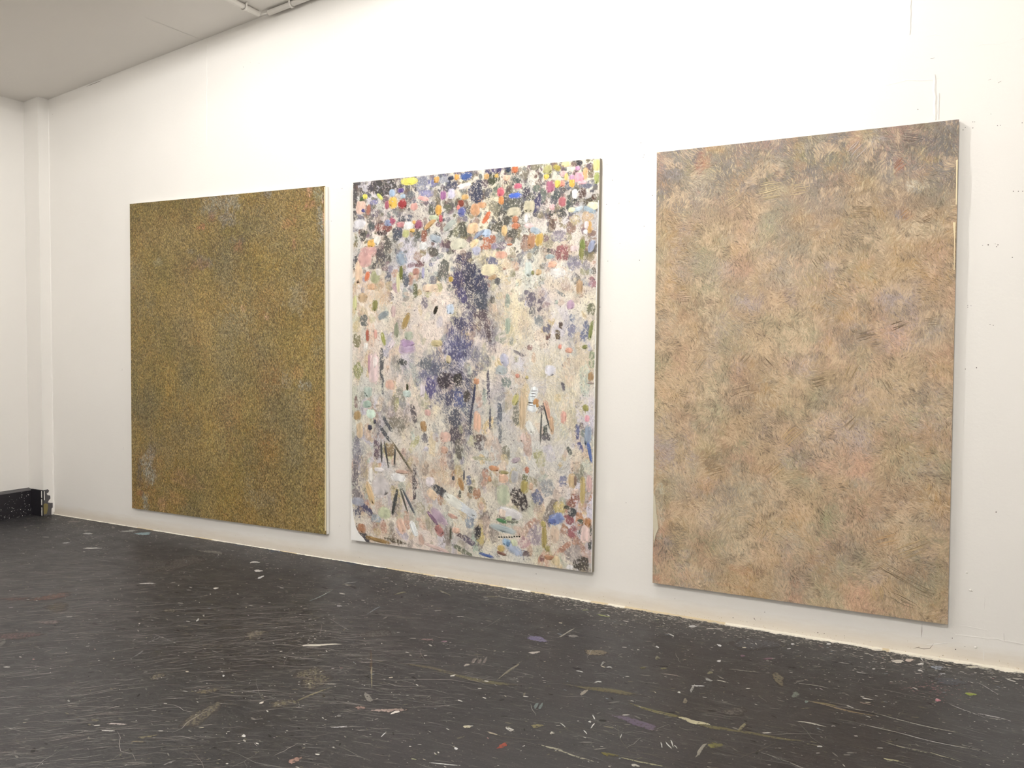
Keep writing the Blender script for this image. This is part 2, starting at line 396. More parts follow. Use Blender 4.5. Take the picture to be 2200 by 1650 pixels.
# ------------------------------------------------------------------ conduits at the ceiling
def tube(p0, p1, r, name, mat, parent, k=20, cap=0.004):
    p0, p1 = np.array(p0, float), np.array(p1, float); t = (p1-p0)/np.linalg.norm(p1-p0)
    u = np.cross(t, [0.3, 0.2, 1]); u /= np.linalg.norm(u); v = np.cross(t, u); vs, fs = [], []
    rings = [(0.0, r*0.75), (cap, r), (np.linalg.norm(p1-p0)-cap, r), (np.linalg.norm(p1-p0), r*0.75)]
    for s, rr in rings:
        for i in range(k):
            a = 2*math.pi*i/k; vs.append(tuple(p0+t*s+rr*(math.cos(a)*u+math.sin(a)*v)))
    for j in range(3):
        for i in range(k): fs.append((j*k+i, j*k+(i+1) % k, (j+1)*k+(i+1) % k, (j+1)*k+i))
    fs.append(tuple(range(k))[::-1]); fs.append(tuple(range(3*k, 4*k)))
    return mesh_obj(name, vs, fs, mat, parent, origin=tuple(parent.location), smooth=True)
def saddle(c, t, nrm, r, parent):
    """a strap clip over the pipe with a screw tab on each side"""
    c, t, nrm = np.array(c), np.array(t)/np.linalg.norm(t), np.array(nrm)/np.linalg.norm(nrm); s = np.cross(t, nrm)
    prof = [(-r*2.1, -r*0.98), (-r*1.25, -r*0.98)]+[(r*1.22*math.cos(math.pi-a), r*1.22*math.sin(math.pi-a)) for a in [math.pi*i/10 for i in range(11)]]+[(r*1.25, -r*0.98), (r*2.1, -r*0.98)]
    vs, fs = [], []
    for side in (-0.007, 0.007):
        for th in (0.0, 0.003):
            for a, b in prof: vs.append(tuple(c+t*side+s*a*(1+th*8)+nrm*(b+th)))
    m = len(prof)
    for i in range(m-1):
        fs += [(i, i+1, m+i+1, m+i), (2*m+i, 3*m+i, 3*m+i+1, 2*m+i+1), (m+i, m+i+1, 3*m+i+1, 3*m+i), (i, 2*m+i, 2*m+i+1, i+1)]
    return mesh_obj('saddle_clip', vs, fs, M_PIPE, parent, origin=tuple(parent.location))
R_P = 0.0175
slope = np.array([1, 0, CEIL_B])/math.hypot(1, CEIL_B)
nceil = np.array([CEIL_B, 0, -1])/math.hypot(1, CEIL_B)      # points down into the room
x0 = -4.00
s0 = np.array([x0, -0.045, ceil_z(x0)])+nceil*(R_P+0.004)
s1 = np.array([X_RIGHT-0.02, -0.045, ceil_z(X_RIGHT-0.02)])+nceil*(R_P+0.004)
pr = empty('conduit_pipe', tuple(s0)); tag(pr, 'white plastic conduit running along the top of the wall under the ceiling', 'conduit', 'ceiling conduits')
tube(s0, s1, R_P, 'pipe', M_PIPE, pr)
for k in range(7):
    p = s0+slope*(0.20+0.95*k)
    if p[0] < X_RIGHT-0.1: saddle(p, slope, nceil, R_P, pr)
xq = -4.06
q0 = np.array([xq, -0.07, ceil_z(xq)])+nceil*(R_P+0.003); q1 = q0+np.array([0, -4.2, 0])
pq = empty('conduit_pipe', tuple(q0)); tag(pq, 'white plastic conduit crossing the ceiling away from the wall', 'conduit', 'ceiling conduits')
tube(q0, q1, R_P, 'pipe', M_PIPE, pq)
for k in range(5): saddle(q0+np.array([0, -0.13-0.9*k, 0]), (0, -1, 0), nceil, R_P, pq)
tube(q0+np.array([0.0, 0.012, 0]), s0+np.array([-0.006, 0, 0])-slope*0.002, 0.006, 'bend_neck', M_PIPE, pr)

# ------------------------------------------------------------------ ceiling lamps (unseen; the two at the back are added fill)
lamp_names = ['wide dish lamp on the ceiling above the gap between middle and right canvases', 'wide dish lamp on the ceiling before the dark green-brown canvas',
              'added fill lamp with a wide dish on the ceiling just behind the viewer', 'added fill lamp with a wide dish on the ceiling at the back left of the room']
for i, (lx, ly, drop, wt, rad) in enumerate(LAMPS):
    zc = ceil_z(lx); L = empty('ceiling_lamp', (lx, ly, zc)); tag(L, lamp_names[i], 'lamp', 'ceiling lamps')
    bm = bmesh.new(); bmesh.ops.create_cone(bm, cap_ends=True, segments=24, radius1=0.022, radius2=0.022, depth=drop-0.06)
    bmesh.ops.translate(bm, verts=bm.verts, vec=(0, 0, -(drop-0.06)/2)); bm_obj('stem', bm, M_DARKM, L)
    # unseen wide dish, shaped so its rim keeps light off the wall tops
    bm = bmesh.new(); rings = []
    for rr, zz in ((0.03, -(drop-0.075)), (0.03, -(drop-0.07)), (0.22, -(drop-0.030)), (0.30, -drop), (0.303, -drop), (0.225, -(drop-0.035)), (0.03, -(drop-0.075))):
        rings.append([bm.verts.new((rr*math.cos(2*math.pi*k/48), rr*math.sin(2*math.pi*k/48), zz+CEIL_B*rr*math.cos(2*math.pi*k/48))) for k in range(48)])
    for p, q in zip(rings[:-1], rings[1:]):
        for k in range(48): bm.faces.new((p[k], p[(k+1) % 48], q[(k+1) % 48], q[k]))
    bm.faces.new(rings[0]); bm_obj('shade', bm, M_DARKM, L)
    ld = bpy.data.lights.new('bulb', 'POINT'); ld.energy = wt; ld.color = LAMP_COL; ld.shadow_soft_size = rad
    lo = bpy.data.objects.new('bulb', ld); lo.location = (0, 0, -drop+0.004); link(lo, L)

# ------------------------------------------------------------------ paintings
class Canvas:
    """stretched canvas: corners given by where they stand in the photograph, on the plane of the canvas front"""
    def __init__(s, corners, depth, name, label):
        s.d = depth
        s.C = [on_wall(x, y, -depth) for x, y in corners]          # tl tr bl br
        tl, tr, bl, br = s.C
        s.w = ((tr-tl)[0]+(br-bl)[0])/2; s.h = ((tl-bl)[2]+(tr-br)[2])/2
        s.origin = np.array([(bl[0]+br[0])/2, -0.001, (bl[2]+br[2])/2])
        s.root = empty(name, tuple(s.origin)); tag(s.root, label, 'painting', 'large canvases on the wall')
    def uv(s, px):
        """photo pixel -> (u across, v down) on the canvas, 0..1"""
        p = on_wall(px[0], px[1], -s.d); tl, tr, bl, br = s.C
        v = 0.5
        for _ in range(4):
            l = tl+(bl-tl)*v; r = tr+(br-tr)*v; u = (p[0]-l[0])/(r[0]-l[0])
            t = tl+(tr-tl)*u; b = bl+(br-bl)*u; v = (t[2]-p[2])/(t[2]-b[2])
        return u, v
    def pos(s, u, v, z):
        """arrays u,v (0..1), z proud of the canvas -> world positions relative to the root"""
        u = np.clip(u, 0.0, 1.0); v = np.clip(v, 0.0, 1.0); tl, tr, bl, br = s.C
        u, v = np.asarray(u)[..., None], np.asarray(v)[..., None]
        P = (tl*(1-u)+tr*u)*(1-v)+(bl*(1-u)+br*u)*v
        P = P-s.origin
        P[..., 1] -= z
        return P
    def body(s, face_mat, side_mat, stretch_mat):
        v = []
        for z in (0.0, s.d-0.004):
            for c in s.C: v.append((c[0], c[1]+z, c[2]))
        o = mesh_obj('canvas_face', v[:4], [(0, 2, 3, 1)], face_mat, s.root, origin=s.origin)
        f = [(0, 1, 5, 4), (1, 3, 7, 5), (3, 2, 6, 7), (2, 0, 4, 6), (4, 5, 7, 6)]
        o = mesh_obj('canvas_edge', v, f, side_mat, s.root, origin=s.origin)

def strokes(cv, name, u, v, ang, length, width, curve, z, col, mat, tilt=0.35, seg=3, mott=None, seed=1):
    """one mesh of n little ribbons of paint. u,v 0..1; ang radians (0 = across, pi/2 = upright); sizes in metres"""
    rg = np.random.default_rng(seed); n = len(u); k = seg+1
    s = np.linspace(-0.5, 0.5, k)[None, :]
    a = ang[:, None]+curve[:, None]*s
    dx = np.cumsum(np.cos(a)*length[:, None]/seg, 1); dy = np.cumsum(np.sin(a)*length[:, None]/seg, 1)
    dx -= dx.mean(1, keepdims=True); dy -= dy.mean(1, keepdims=True)
    prof = np.array([0.55, 1.0, 0.95, 0.35])[None, :] if seg == 3 else np.interp(np.linspace(0, 1, k), [0, 0.3, 0.7, 1], [0.5, 1, 0.95, 0.3])[None, :]
    hw = width[:, None]/2*prof
    nx, ny = -np.sin(a), np.cos(a)
    tl = rg.normal(0, tilt, n)[:, None]*hw
    U = u[:, None]+np.stack([dx-nx*hw, dx+nx*hw], 2).reshape(n, k, 2).transpose(0, 1, 2).reshape(n, k*2)/cv.w
    V = v[:, None]-np.stack([dy-ny*hw, dy+ny*hw], 2).reshape(n, k*2)/cv.h
    Z = np.stack([z[:, None]-tl, z[:, None]+tl], 2).reshape(n, k*2)
    Z = np.maximum(Z, 0.0002)
    P = cv.pos(U, V, Z).reshape(-1, 3)
    q = np.arange(seg)*2
    t = np.concatenate([np.stack([q, q+2, q+1], 1), np.stack([q+1, q+2, q+3], 1)])
    tris = (t[None]+(np.arange(n)*k*2)[:, None, None]).reshape(-1, 3)
    c = np.repeat(col, k*2, 0); m = None if mott is None else np.repeat(mott, k*2)
    o = raw_mesh(name, P, tris, c, m, mat, cv.root); o['kind'] = 'stuff'
    return o

P1 = Canvas([(279, 438.2), (698.6, 399.5), (284, 1091.6), (701.3, 1148.5)], 0.030, 'painting', 'large olive-brown abstract canvas hanging nearest the corner pier')
P2 = Canvas([(759, 392.7), (1289.0, 339.5), (754.8, 1159.5), (1271.5, 1230.5)], 0.036, 'painting', 'multicoloured dabbed abstract canvas hanging between the brown and beige ones')
P3 = Canvas([(1411.4, 327.7), (2060.5, 256.5), (1402, 1252), (2036, 1342)], 0.032, 'painting', 'large beige and pinkish abstract canvas hanging at the right')

GAIN1, GAIN2, GAIN3 = np.array([0.71, 0.69, 0.575]), np.array([1.04, 1.07, 1.10]), np.array([0.85, 0.84, 0.80])
M_P1 = mat_pigment('oil_paint_olive', tuple(srgb(150, 130, 88)), 220, 0.5, 0.3)
M_P2 = mat_pigment('oil_paint_mixed', tuple(srgb(204, 194, 178)), 170, 0.5, 0.18)
M_P3 = mat_pigment('oil_paint_beige', tuple(srgb(185, 162, 132)), 220, 0.5, 0.2)
M_F1 = mat_plain('olive_ground', srgb(112, 96, 58), 0.6, 0.4, 120, 0.35)
M_F2 = mat_plain('cream_ground', srgb(214, 203, 186), 0.6, 0.4, 90, 0.12)
M_F3 = mat_plain('tan_ground', srgb(178, 154, 124), 0.6, 0.4, 120, 0.2)
P1.body(M_F1, M_CANVAS, M_CANVAS); P2.body(M_F2, M_CANVASG, M_CANVAS); P3.body(M_F3, M_CANVASG, M_CANVAS)

def lic(GX, GY, ang, L, seed):
    """white noise smeared along a direction field: the hair marks of a brush. zero mean, unit deviation"""
    nz = np.random.default_rng(seed).random((GY, GX)); jj, ii = np.mgrid[0:GY, 0:GX]
    ca, sa = np.cos(ang), -np.sin(ang); out = np.zeros((GY, GX))
    for k in range(-L, L+1):
        out += nz[np.rint(jj+k*sa).astype(int) % GY, np.rint(ii+k*ca).astype(int) % GX]*(1-abs(k)/(L+1.5))
    return (out-out.mean())/out.std()
def soft_palette(pal, w, X, Y, freq, seed, sharp, hairs, hair_amt, octv=4):
    """palette colours blended by smooth noise, with neighbouring brush hairs differing in hue"""
    e = np.stack([np.log(wi)+sharp*(vnoise(X*freq[0]+i*7, Y*freq[1]+i*3, seed+i, octv)-0.5)+hair_amt*hairs[i % len(hairs)]*(1 if i % 2 else -1) for i, wi in enumerate(w)])
    e = np.exp(e-e.max(0)); e /= e.sum(0)
    return np.einsum('kij,kc->ijc', e, np.asarray(pal))
def spots_apply(cv, gu, gv, lay, spots, hair, edge, desat=0.3, amt=0.9):
    """colour passages read off the photograph: (px, py, rx, ry, hex, strength)"""
    for x, y, rx, ry, hx, st in spots:
        su, sv = cv.uv((x, y)); u1, v1 = cv.uv((x+rx, y+ry)); ru, rv = abs(u1-su), abs(v1-sv)
        i0, i1 = np.searchsorted(gu[0], [su-1.8*ru, su+1.8*ru]); j0, j1 = np.searchsorted(gv[:, 0], [sv-1.8*rv, sv+1.8*rv])
        if i1 <= i0 or j1 <= j0: continue
        sl = (slice(j0, j1), slice(i0, i1))
        d = np.hypot((gu[sl]-su)/ru, (gv[sl]-sv)/rv)+1.7*(edge[sl]-0.5)
        m = np.clip((1.15-d)/0.5, 0, 1)*np.clip(amt*st*(0.80+0.5*hair[sl]), 0, 0.92)
        c = hexlin(hx); c = c*(1-desat)+c.mean()*np.array([1.06, 1.0, 0.86])*desat
        lay[sl] = lay[sl]*(1-m[..., None])+c*m[..., None]
    return lay
def relief(cv, name, gu, gv, hgt, lay, mat):
    GY, GX = gu.shape; P = cv.pos(gu.ravel(), gv.ravel(), hgt.ravel())
    ii = (np.arange(GY-1)[:, None]*GX+np.arange(GX-1)[None]).ravel()
    tr = np.concatenate([np.stack([ii, ii+GX, ii+GX+1], 1), np.stack([ii, ii+GX+1, ii+1], 1)])
    return raw_mesh(name, P, tr, np.clip(lay.reshape(-1, 3), 0, 0.95), None, mat, cv.root)

# --- left canvas: a relief of fine upright bristle marks, olive and ochre
GX, GY = 440, 660
gu, gv = np.meshgrid(np.linspace(0, 1, GX), np.linspace(0, 1, GY)); X, Y = gu*P1.w, gv*P1.h
ang = math.pi/2+(vnoise(X*9, Y*7, 9, 3)-0.5)*4.6*np.clip(1.25-gv*1.7, 0.28, 1)
hA, hB, hC, hD = [lic(GX, GY, ang+da, L, 910+i) for i, (da, L) in enumerate(((0, 1), (0.35, 2), (-0.3, 2), (0.1, 1)))]
gr = np.random.default_rng(915).normal(0, 1, (GY, GX))
pal = [srgb(*c) for c in ((156, 136, 94), (128, 116, 72), (140, 131, 112), (152, 110, 72), (166, 138, 80), (112, 104, 82))]
lay = soft_palette(pal, (1.3, 1.0, 1.1, 0.4, 0.8, 0.9), X, Y, (5.0, 4.0), 200, 6.5, (hB, hC, hD), 1.35)
edge = vnoise(X*26, Y*20, 31, 3)
lay = spots_apply(P1, gu, gv, lay, [(470, 440, 40, 22, '8a8c92', .7), (487, 470, 20, 16, '7c7c94', .6), (692, 485, 10, 45, '8c98a8', .75), (697, 470, 6, 40, 'd88868', .6), (683, 415, 9, 22, '9aa8a0', .6),
     (665, 410, 6, 16, 'dc9078', .6), (667, 440, 12, 12, 'b05c50', .6), (575, 415, 12, 10, '7e7e90', .6), (500, 515, 10, 8, '5c6070', .6), (520, 520, 9, 9, '5c5c70', .5), (515, 530, 16, 10, 'b4683c', .6),
     (430, 488, 9, 7, 'c0603c', .7), (455, 470, 10, 14, '8c4c40', .5), (620, 480, 18, 10, 'b4743c', .65), (640, 580, 12, 22, '7c6424', .7), (632, 520, 5, 18, 'a86048', .6), (437, 565, 22, 14, '6c7080', .6), (432, 568, 20, 10, 'a84c30', .3),
     (410, 540, 10, 6, '8c8c94', .5), (340, 565, 16, 10, '9c9c90', .4), (523, 662, 8, 8, 'e0a078', .6), (572, 682, 6, 8, 'd09880', .6), (640, 640, 25, 30, '9c948c', .4), (655, 830, 16, 14, '8890a0', .6), (615, 815, 14, 20, '948c94', .35),
     (640, 800, 12, 14, 'b47c34', .5), (500, 690, 40, 40, '8e8c80', .3), (318, 1010, 16, 34, '94a0b0', .7), (322, 985, 10, 26, '9090a4', .6), (300, 1020, 8, 30, '5c5464', .6), (313, 1080, 8, 22, '94a4b4', .7), (300, 1060, 6, 8, 'a84c38', .6),
     (347, 1080, 9, 16, 'c8906c', .6), (375, 1070, 24, 20, 'b47c34', .5), (400, 1030, 30, 26, 'b4785c', .35), (330, 960, 10, 20, '6c6c80', .4), (470, 960, 20, 60, '988c50', .3), (690, 1100, 8, 50, 'a89830', .6), (684, 900, 8, 40, 'a86448', .5),
     (560, 1070, 40, 30, '8c847c', .3), (600, 880, 40, 60, '7c6c3c', .3), (340, 880, 40, 40, '6c6844', .3), (290, 840, 8, 60, '7c7434', .5), (470, 800, 90, 60, 'a08848', .3), (420, 700, 60, 60, 'a08040', .2)], hC, edge, 0.45, 0.85)
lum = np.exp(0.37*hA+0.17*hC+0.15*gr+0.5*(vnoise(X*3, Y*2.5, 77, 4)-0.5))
lum *= 0.97+np.exp(-((gv-0.52)/0.28)**2)*0.12+0.16*np.clip((gv-0.5)/0.5, 0, 1)-0.08*np.clip((0.3-gv)/0.3, 0, 1)  # brightness graded by height in the pigment, offsetting the lamps' falloff
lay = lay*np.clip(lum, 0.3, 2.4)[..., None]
pale = np.clip((hB-1.7)/0.5, 0, 1)*0.65
lay = lay*(1-pale[..., None])+np.array(srgb(196, 180, 136))*pale[..., None]
hgt = 0.0003+0.0009/(1+np.exp(-1.2*hA))+0.0010*edge
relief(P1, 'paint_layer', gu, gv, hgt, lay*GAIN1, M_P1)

# --- right canvas: beige, pink and grey brushwork crossing in all directions
GX, GY = 540, 860
gu, gv = np.meshgrid(np.linspace(0, 1, GX), np.linspace(0, 1, GY)); X, Y = gu*P3.w, gv*P3.h
wx, wy = vnoise(X*9, Y*9, 16, 3)-0.5, vnoise(X*9, Y*9, 17, 3)-0.5
cell = (np.floor((X+wx*0.16)/0.085).astype(int)*131+np.floor((Y+wy*0.16)/0.085).astype(int)*71) % 997
ang = 2.0+np.random.default_rng(6).normal(0, 0.55, 997)[cell]+(vnoise(X*14, Y*14, 18, 3)-0.5)*2.4
hA, hB, hC, hD = [lic(GX, GY, ang+da, L, 930+i) for i, (da, L) in enumerate(((0, 2), (0.3, 3), (-0.35, 5), (0.1, 2)))]
gr = np.random.default_rng(935).normal(0, 1, (GY, GX))
pal = [srgb(*c) for c in ((190, 167, 138), (196, 160, 139), (166, 158, 143), (176, 162, 161), (190, 157, 110), (158, 156, 130), (174, 146, 121), (206, 187, 161))]
lay = soft_palette(pal, (1.5, 1.0, 0.9, 0.6, 0.5, 0.7, 0.9, 0.8), X, Y, (7.0, 6.4), 400, 10.5, (hB, hC, hD), 0.8, 5)
palt = [srgb(*c) for c in ((152, 142, 128), (146, 139, 142), (188, 156, 120), (150, 146, 114), (178, 146, 134), (130, 122, 112), (128, 126, 130), (196, 184, 164))]
layt = soft_palette(palt, (1.3, .9, .5, .7, .7, .8, .5, .5), X, Y, (9.0, 9.0), 430, 10.0, (hC, hD, hB), 1.1, 4)
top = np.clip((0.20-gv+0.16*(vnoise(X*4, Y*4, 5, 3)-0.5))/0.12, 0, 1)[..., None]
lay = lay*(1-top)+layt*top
edge = vnoise(X*26, Y*26, 32, 4)
lay = spots_apply(P3, gu, gv, lay, [(1505, 340, 14, 26, 'b06040', .5), (1490, 335, 14, 16, '606078', .55), (1520, 350, 10, 22, 'd89060', .5), (1540, 318, 24, 8, 'd0a050', .5), (1588, 355, 12, 14, 'd8a070', .5), (1715, 325, 14, 16, 'd0b060', .45),
     (1725, 335, 5, 10, '5c5a3c', .6), (1720, 355, 16, 10, 'e0b088', .5), (1835, 305, 18, 20, 'e6b090', .5), (1880, 300, 18, 22, 'b8b4c8', .45), (1930, 360, 16, 16, 'b8705c', .5), (1905, 350, 20, 40, '84808c', .4), (1870, 360, 24, 20, '6c6c68', .4),
     (2000, 345, 20, 12, 'c4a850', .5), (1990, 302, 30, 10, '74728c', .5), (2020, 315, 20, 30, '848078', .4), (1980, 400, 26, 14, 'e0d2bc', .55), (1960, 400, 14, 14, 'e8dcc8', .5), (1975, 410, 14, 8, '8c94a0', .5), (1935, 465, 14, 12, '9494b0', .5), (1950, 460, 18, 14, 'cc9068', .4),
     (1665, 408, 40, 12, 'd9c49a', .55), (1580, 440, 40, 14, 'd0b898', .35), (1755, 485, 8, 8, '6c7078', .55), (1450, 1150, 22, 34, '6c685c', .55), (1420, 1180, 16, 30, '74706c', .55), (1416, 1090, 10, 70, 'c9c3b2', .6), (1404, 1000, 5, 40, 'b4b8b0', .6), (1410, 1242, 14, 12, 'd49070', .6),
     (1600, 1225, 40, 20, 'c0805c', .35), (1580, 1260, 60, 12, 'c88c5c', .3), (1820, 1190, 30, 34, '8c7c7c', .4), (1850, 1150, 26, 14, '7c6c60', .4), (1840, 1095, 18, 26, '7c7058', .45), (1760, 1115, 20, 20, 'a09c60', .35), (1700, 1040, 40, 30, '9c9078', .3), (1560, 1060, 30, 34, '8c8084', .35),
     (1470, 1090, 40, 26, 'c49c80', .4), (1880, 1240, 22, 24, 'a8989c', .4), (1886, 1270, 12, 18, 'd0ac80', .5), (1970, 1260, 50, 40, 'a09c88', .35), (2020, 1250, 12, 80, 'b8a478', .4), (1830, 1245, 14, 20, 'a86850', .3), (2040, 800, 10, 300, 'b08c68', .3), (2000, 560, 40, 120, 'a88868', .35),
     (1850, 880, 25, 20, 'b09450', .3), (1780, 812, 30, 14, 'b49860', .35), (1480, 855, 18, 16, 'd8b49c', .45), (1485, 875, 16, 12, '5c5448', .35), (1560, 840, 30, 40, 'a09c88', .35), (1630, 1010, 26, 16, 'c0905c', .35), (1740, 1010, 20, 16, 'b4784c', .3), (1690, 1020, 30, 18, 'c09c60', .35),
     (1510, 965, 26, 30, 'b09c5c', .3), (1570, 960, 20, 40, 'b07c58', .3), (1960, 1000, 30, 50, 'b4a494', .35), (1820, 980, 40, 30, 'b8a08c', .3), (1440, 620, 14, 10, 'd8b8a0', .4), (1455, 640, 20, 12, 'c8a090', .4), (1420, 560, 12, 120, '9c9070', .35), (1500, 560, 40, 60, '9c9470', .3), (1660, 640, 40, 40, 'c4987c', .35),
     (1640, 640, 10, 16, '746c78', .4), (1700, 640, 14, 22, '84788c', .35), (1735, 490, 30, 30, 'c49468', .3), (1620, 450, 30, 18, 'd8ae88', .4), (1990, 450, 30, 40, 'a48468', .35), (1810, 550, 60, 60, 'a89474', .25)], hB, edge)
lum = np.exp(0.075*hA+0.05*hC+0.085*gr+0.50*(vnoise(X*6, Y*6, 71, 5)-0.5))*(1.0+0.14*np.clip((gv-0.3)/0.7, 0, 1)-0.22*np.clip((0.3-gv)/0.3, 0, 1))  # pigment darker at the top, lighter below, to counter the lamp falloff
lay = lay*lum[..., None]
busy = vnoise(X*8, Y*8, 72, 3)
smudge = np.clip((vnoise((X+wx*0.05)*17, (Y+wy*0.05)*17, 73, 4)-0.60)/0.07, 0, 1)*np.clip(0.36+0.22*hB, 0, 0.7)
lay = lay*(1-smudge[..., None])+np.array(srgb(122, 108, 94))*smudge[..., None]
pale_smudge = np.clip((vnoise((X+wx*0.05)*15, (Y+wy*0.05)*15, 74, 4)-0.61)/0.07, 0, 1)*np.clip(0.4+0.22*hC, 0, 0.7)  # pale smudges of paint
lay = lay*(1-pale_smudge[..., None])+np.array(srgb(216, 190, 162))*pale_smudge[..., None]
dark = np.clip((hB-1.2-2.0*(0.55-busy))/0.5, 0, 1)*0.68
lay = lay*(1-dark[..., None])+np.array(srgb(100, 84, 66))*dark[..., None]
pale = np.clip((hC-1.4-1.6*(busy-0.5))/0.5, 0, 1)*0.6
lay = lay*(1-pale[..., None])+np.array(srgb(222, 200, 166))*pale[..., None]
hgt = 0.0003+0.0005/(1+np.exp(-1.2*hA))+0.0012*edge
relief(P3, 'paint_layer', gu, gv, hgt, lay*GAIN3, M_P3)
rg = np.random.default_rng(303)
# longer scraped brush marks in bundles
bun = [(1655, 410, 60, -8, 'e4d2a8', 9), (1720, 405, 40, -5, 'dcc8a0', 6), (1575, 435, 40, -30, 'dcc6a0', 6), (1850, 455, 60, 5, '8c7c60', 7), (1950, 462, 24, -35, 'd8a878', 5), (1995, 470, 20, -20, '8c6c54', 4), (1860, 720, 50, -15, '6c5c50', 5), (1700, 935, 60, -48, 'd8bc8c', 7),
       (1660, 1010, 60, -40, 'd0b284', 6), (1640, 1140, 50, -62, 'e0c8a4', 9), (1535, 1185, 30, 62, 'e6d0ac', 8), (1885, 1275, 34, 80, 'e0c494', 8), (1960, 1180, 80, -28, 'd4bc94', 8), (1905, 1160, 60, -20, 'e0b888', 6), (1920, 1230, 70, 25, '6c6454', 5), (1960, 1250, 60, 25, '706858', 5),
       (1990, 1270, 50, 22, '6c6850', 5), (1940, 1290, 60, 22, '747060', 4), (1470, 840, 30, -70, 'ecdac0', 8), (1470, 845, 26, 10, '4c443c', 4), (1540, 1010, 60, -20, '84745c', 4), (1600, 840, 60, -20, 'c0a890', 6), (1760, 820, 40, -15, '6c6450', 5), (1830, 910, 40, -50, '6c6454', 4),
       (1600, 770, 40, -50, '7c6c58', 4), (1690, 775, 24, 45, '5c4c44', 3), (1760, 560, 26, 55, '5c5444', 7), (1740, 600, 40, 60, 'd0bc94', 7), (1800, 640, 60, 35, 'c8a888', 6), (1650, 780, 40, 45, '6c5c50', 3), (1930, 700, 30, -20, '4c4440', 4), (2000, 690, 30, -5, '544a44', 4),
       (1480, 330, 40, 40, 'cabab0', 6), (1840, 320, 40, -45, 'c8c0c8', 6), (1930, 355, 30, -45, 'c07c68', 6), (1960, 300, 40, 15, '50506c', 7), (1830, 800, 60, -70, 'c4ae88', 6), (1910, 830, 40, 60, '6c6454', 5), (1470, 640, 30, 5, 'e0c4b0', 7), (1500, 780, 60, -60, 'cbb08c', 6)]
bu = []
for x, y, L, a, hx, k in bun:
    for j in range(k):
        an = math.radians(-a); off = (j-(k-1)/2)*4.2+rg.normal(0, 0.6)
        uu, vv = P3.uv((x+off*math.sin(an)+rg.normal(0, 2), y+off*math.cos(an)+rg.normal(0, 1)))
        bu.append((uu+rg.normal(0, 0.004), vv, an+rg.normal(0, 0.06), L/480*rg.uniform(0.6, 1.0), rg.uniform(0.0018, 0.0036), (0.6*hexlin(hx)+0.4*np.array(srgb(180, 156, 126)))*rg.uniform(0.85, 1.12)))
bu = list(zip(*bu)); nb = len(bu[0])
strokes(P3, 'brush_scrapes', np.array(bu[0]), np.array(bu[1]), np.array(bu[2]), np.array(bu[3]), np.array(bu[4]), rg.normal(0, 0.35, nb), np.full(nb, 0.0024), np.array(bu[5])*GAIN3, M_P3, 0.3, seg=6, seed=33)
# unpainted slivers along its right edge
def edge_sliver(cv, name, pts, mat, z=0.006):
    uvs = [cv.uv(p) for p in pts]; P = cv.pos(np.array([a for a, b in uvs]), np.array([b for a, b in uvs]), np.full(len(uvs), z))
    P0 = P.copy(); P0[:, 1] += z-0.0003; m = len(pts)
    fs = [tuple(range(m))[::-1]]+[(i, i+m, (i+1) % m+m, (i+1) % m) for i in range(m)]
    return mesh_obj(name, list(P)+list(P0), fs, mat, cv.root)
M_SLIV = mat_plain('bare_primer', srgb(222, 208, 172), 0.7, 0.2, 90, 0.06)
edge_sliver(P3, 'bare_primer_edge', [(2054, 345), (2058, 343), (2057, 380), (2056, 440), (2053, 440), (2054, 390)], M_SLIV)
edge_sliver(P3, 'bare_primer_edge', [(2047, 478), (2053, 478), (2052, 510), (2051, 580), (2049, 580), (2050, 510)], M_SLIV)
edge_sliver(P3, 'bare_primer_edge', [(1404.5, 1060), (1408, 1066), (1411, 1100), (1415, 1135), (1409, 1150), (1405, 1172), (1403.8, 1120)], mat_plain('bare_primer_grey', srgb(196, 188, 166), 0.7, 0.2, 60, 0.12))
edge_sliver(P1, 'bare_primer_edge', [(697.5, 402), (698.5, 402), (701, 1140), (699, 1140), (699.3, 800)], M_SLIV)

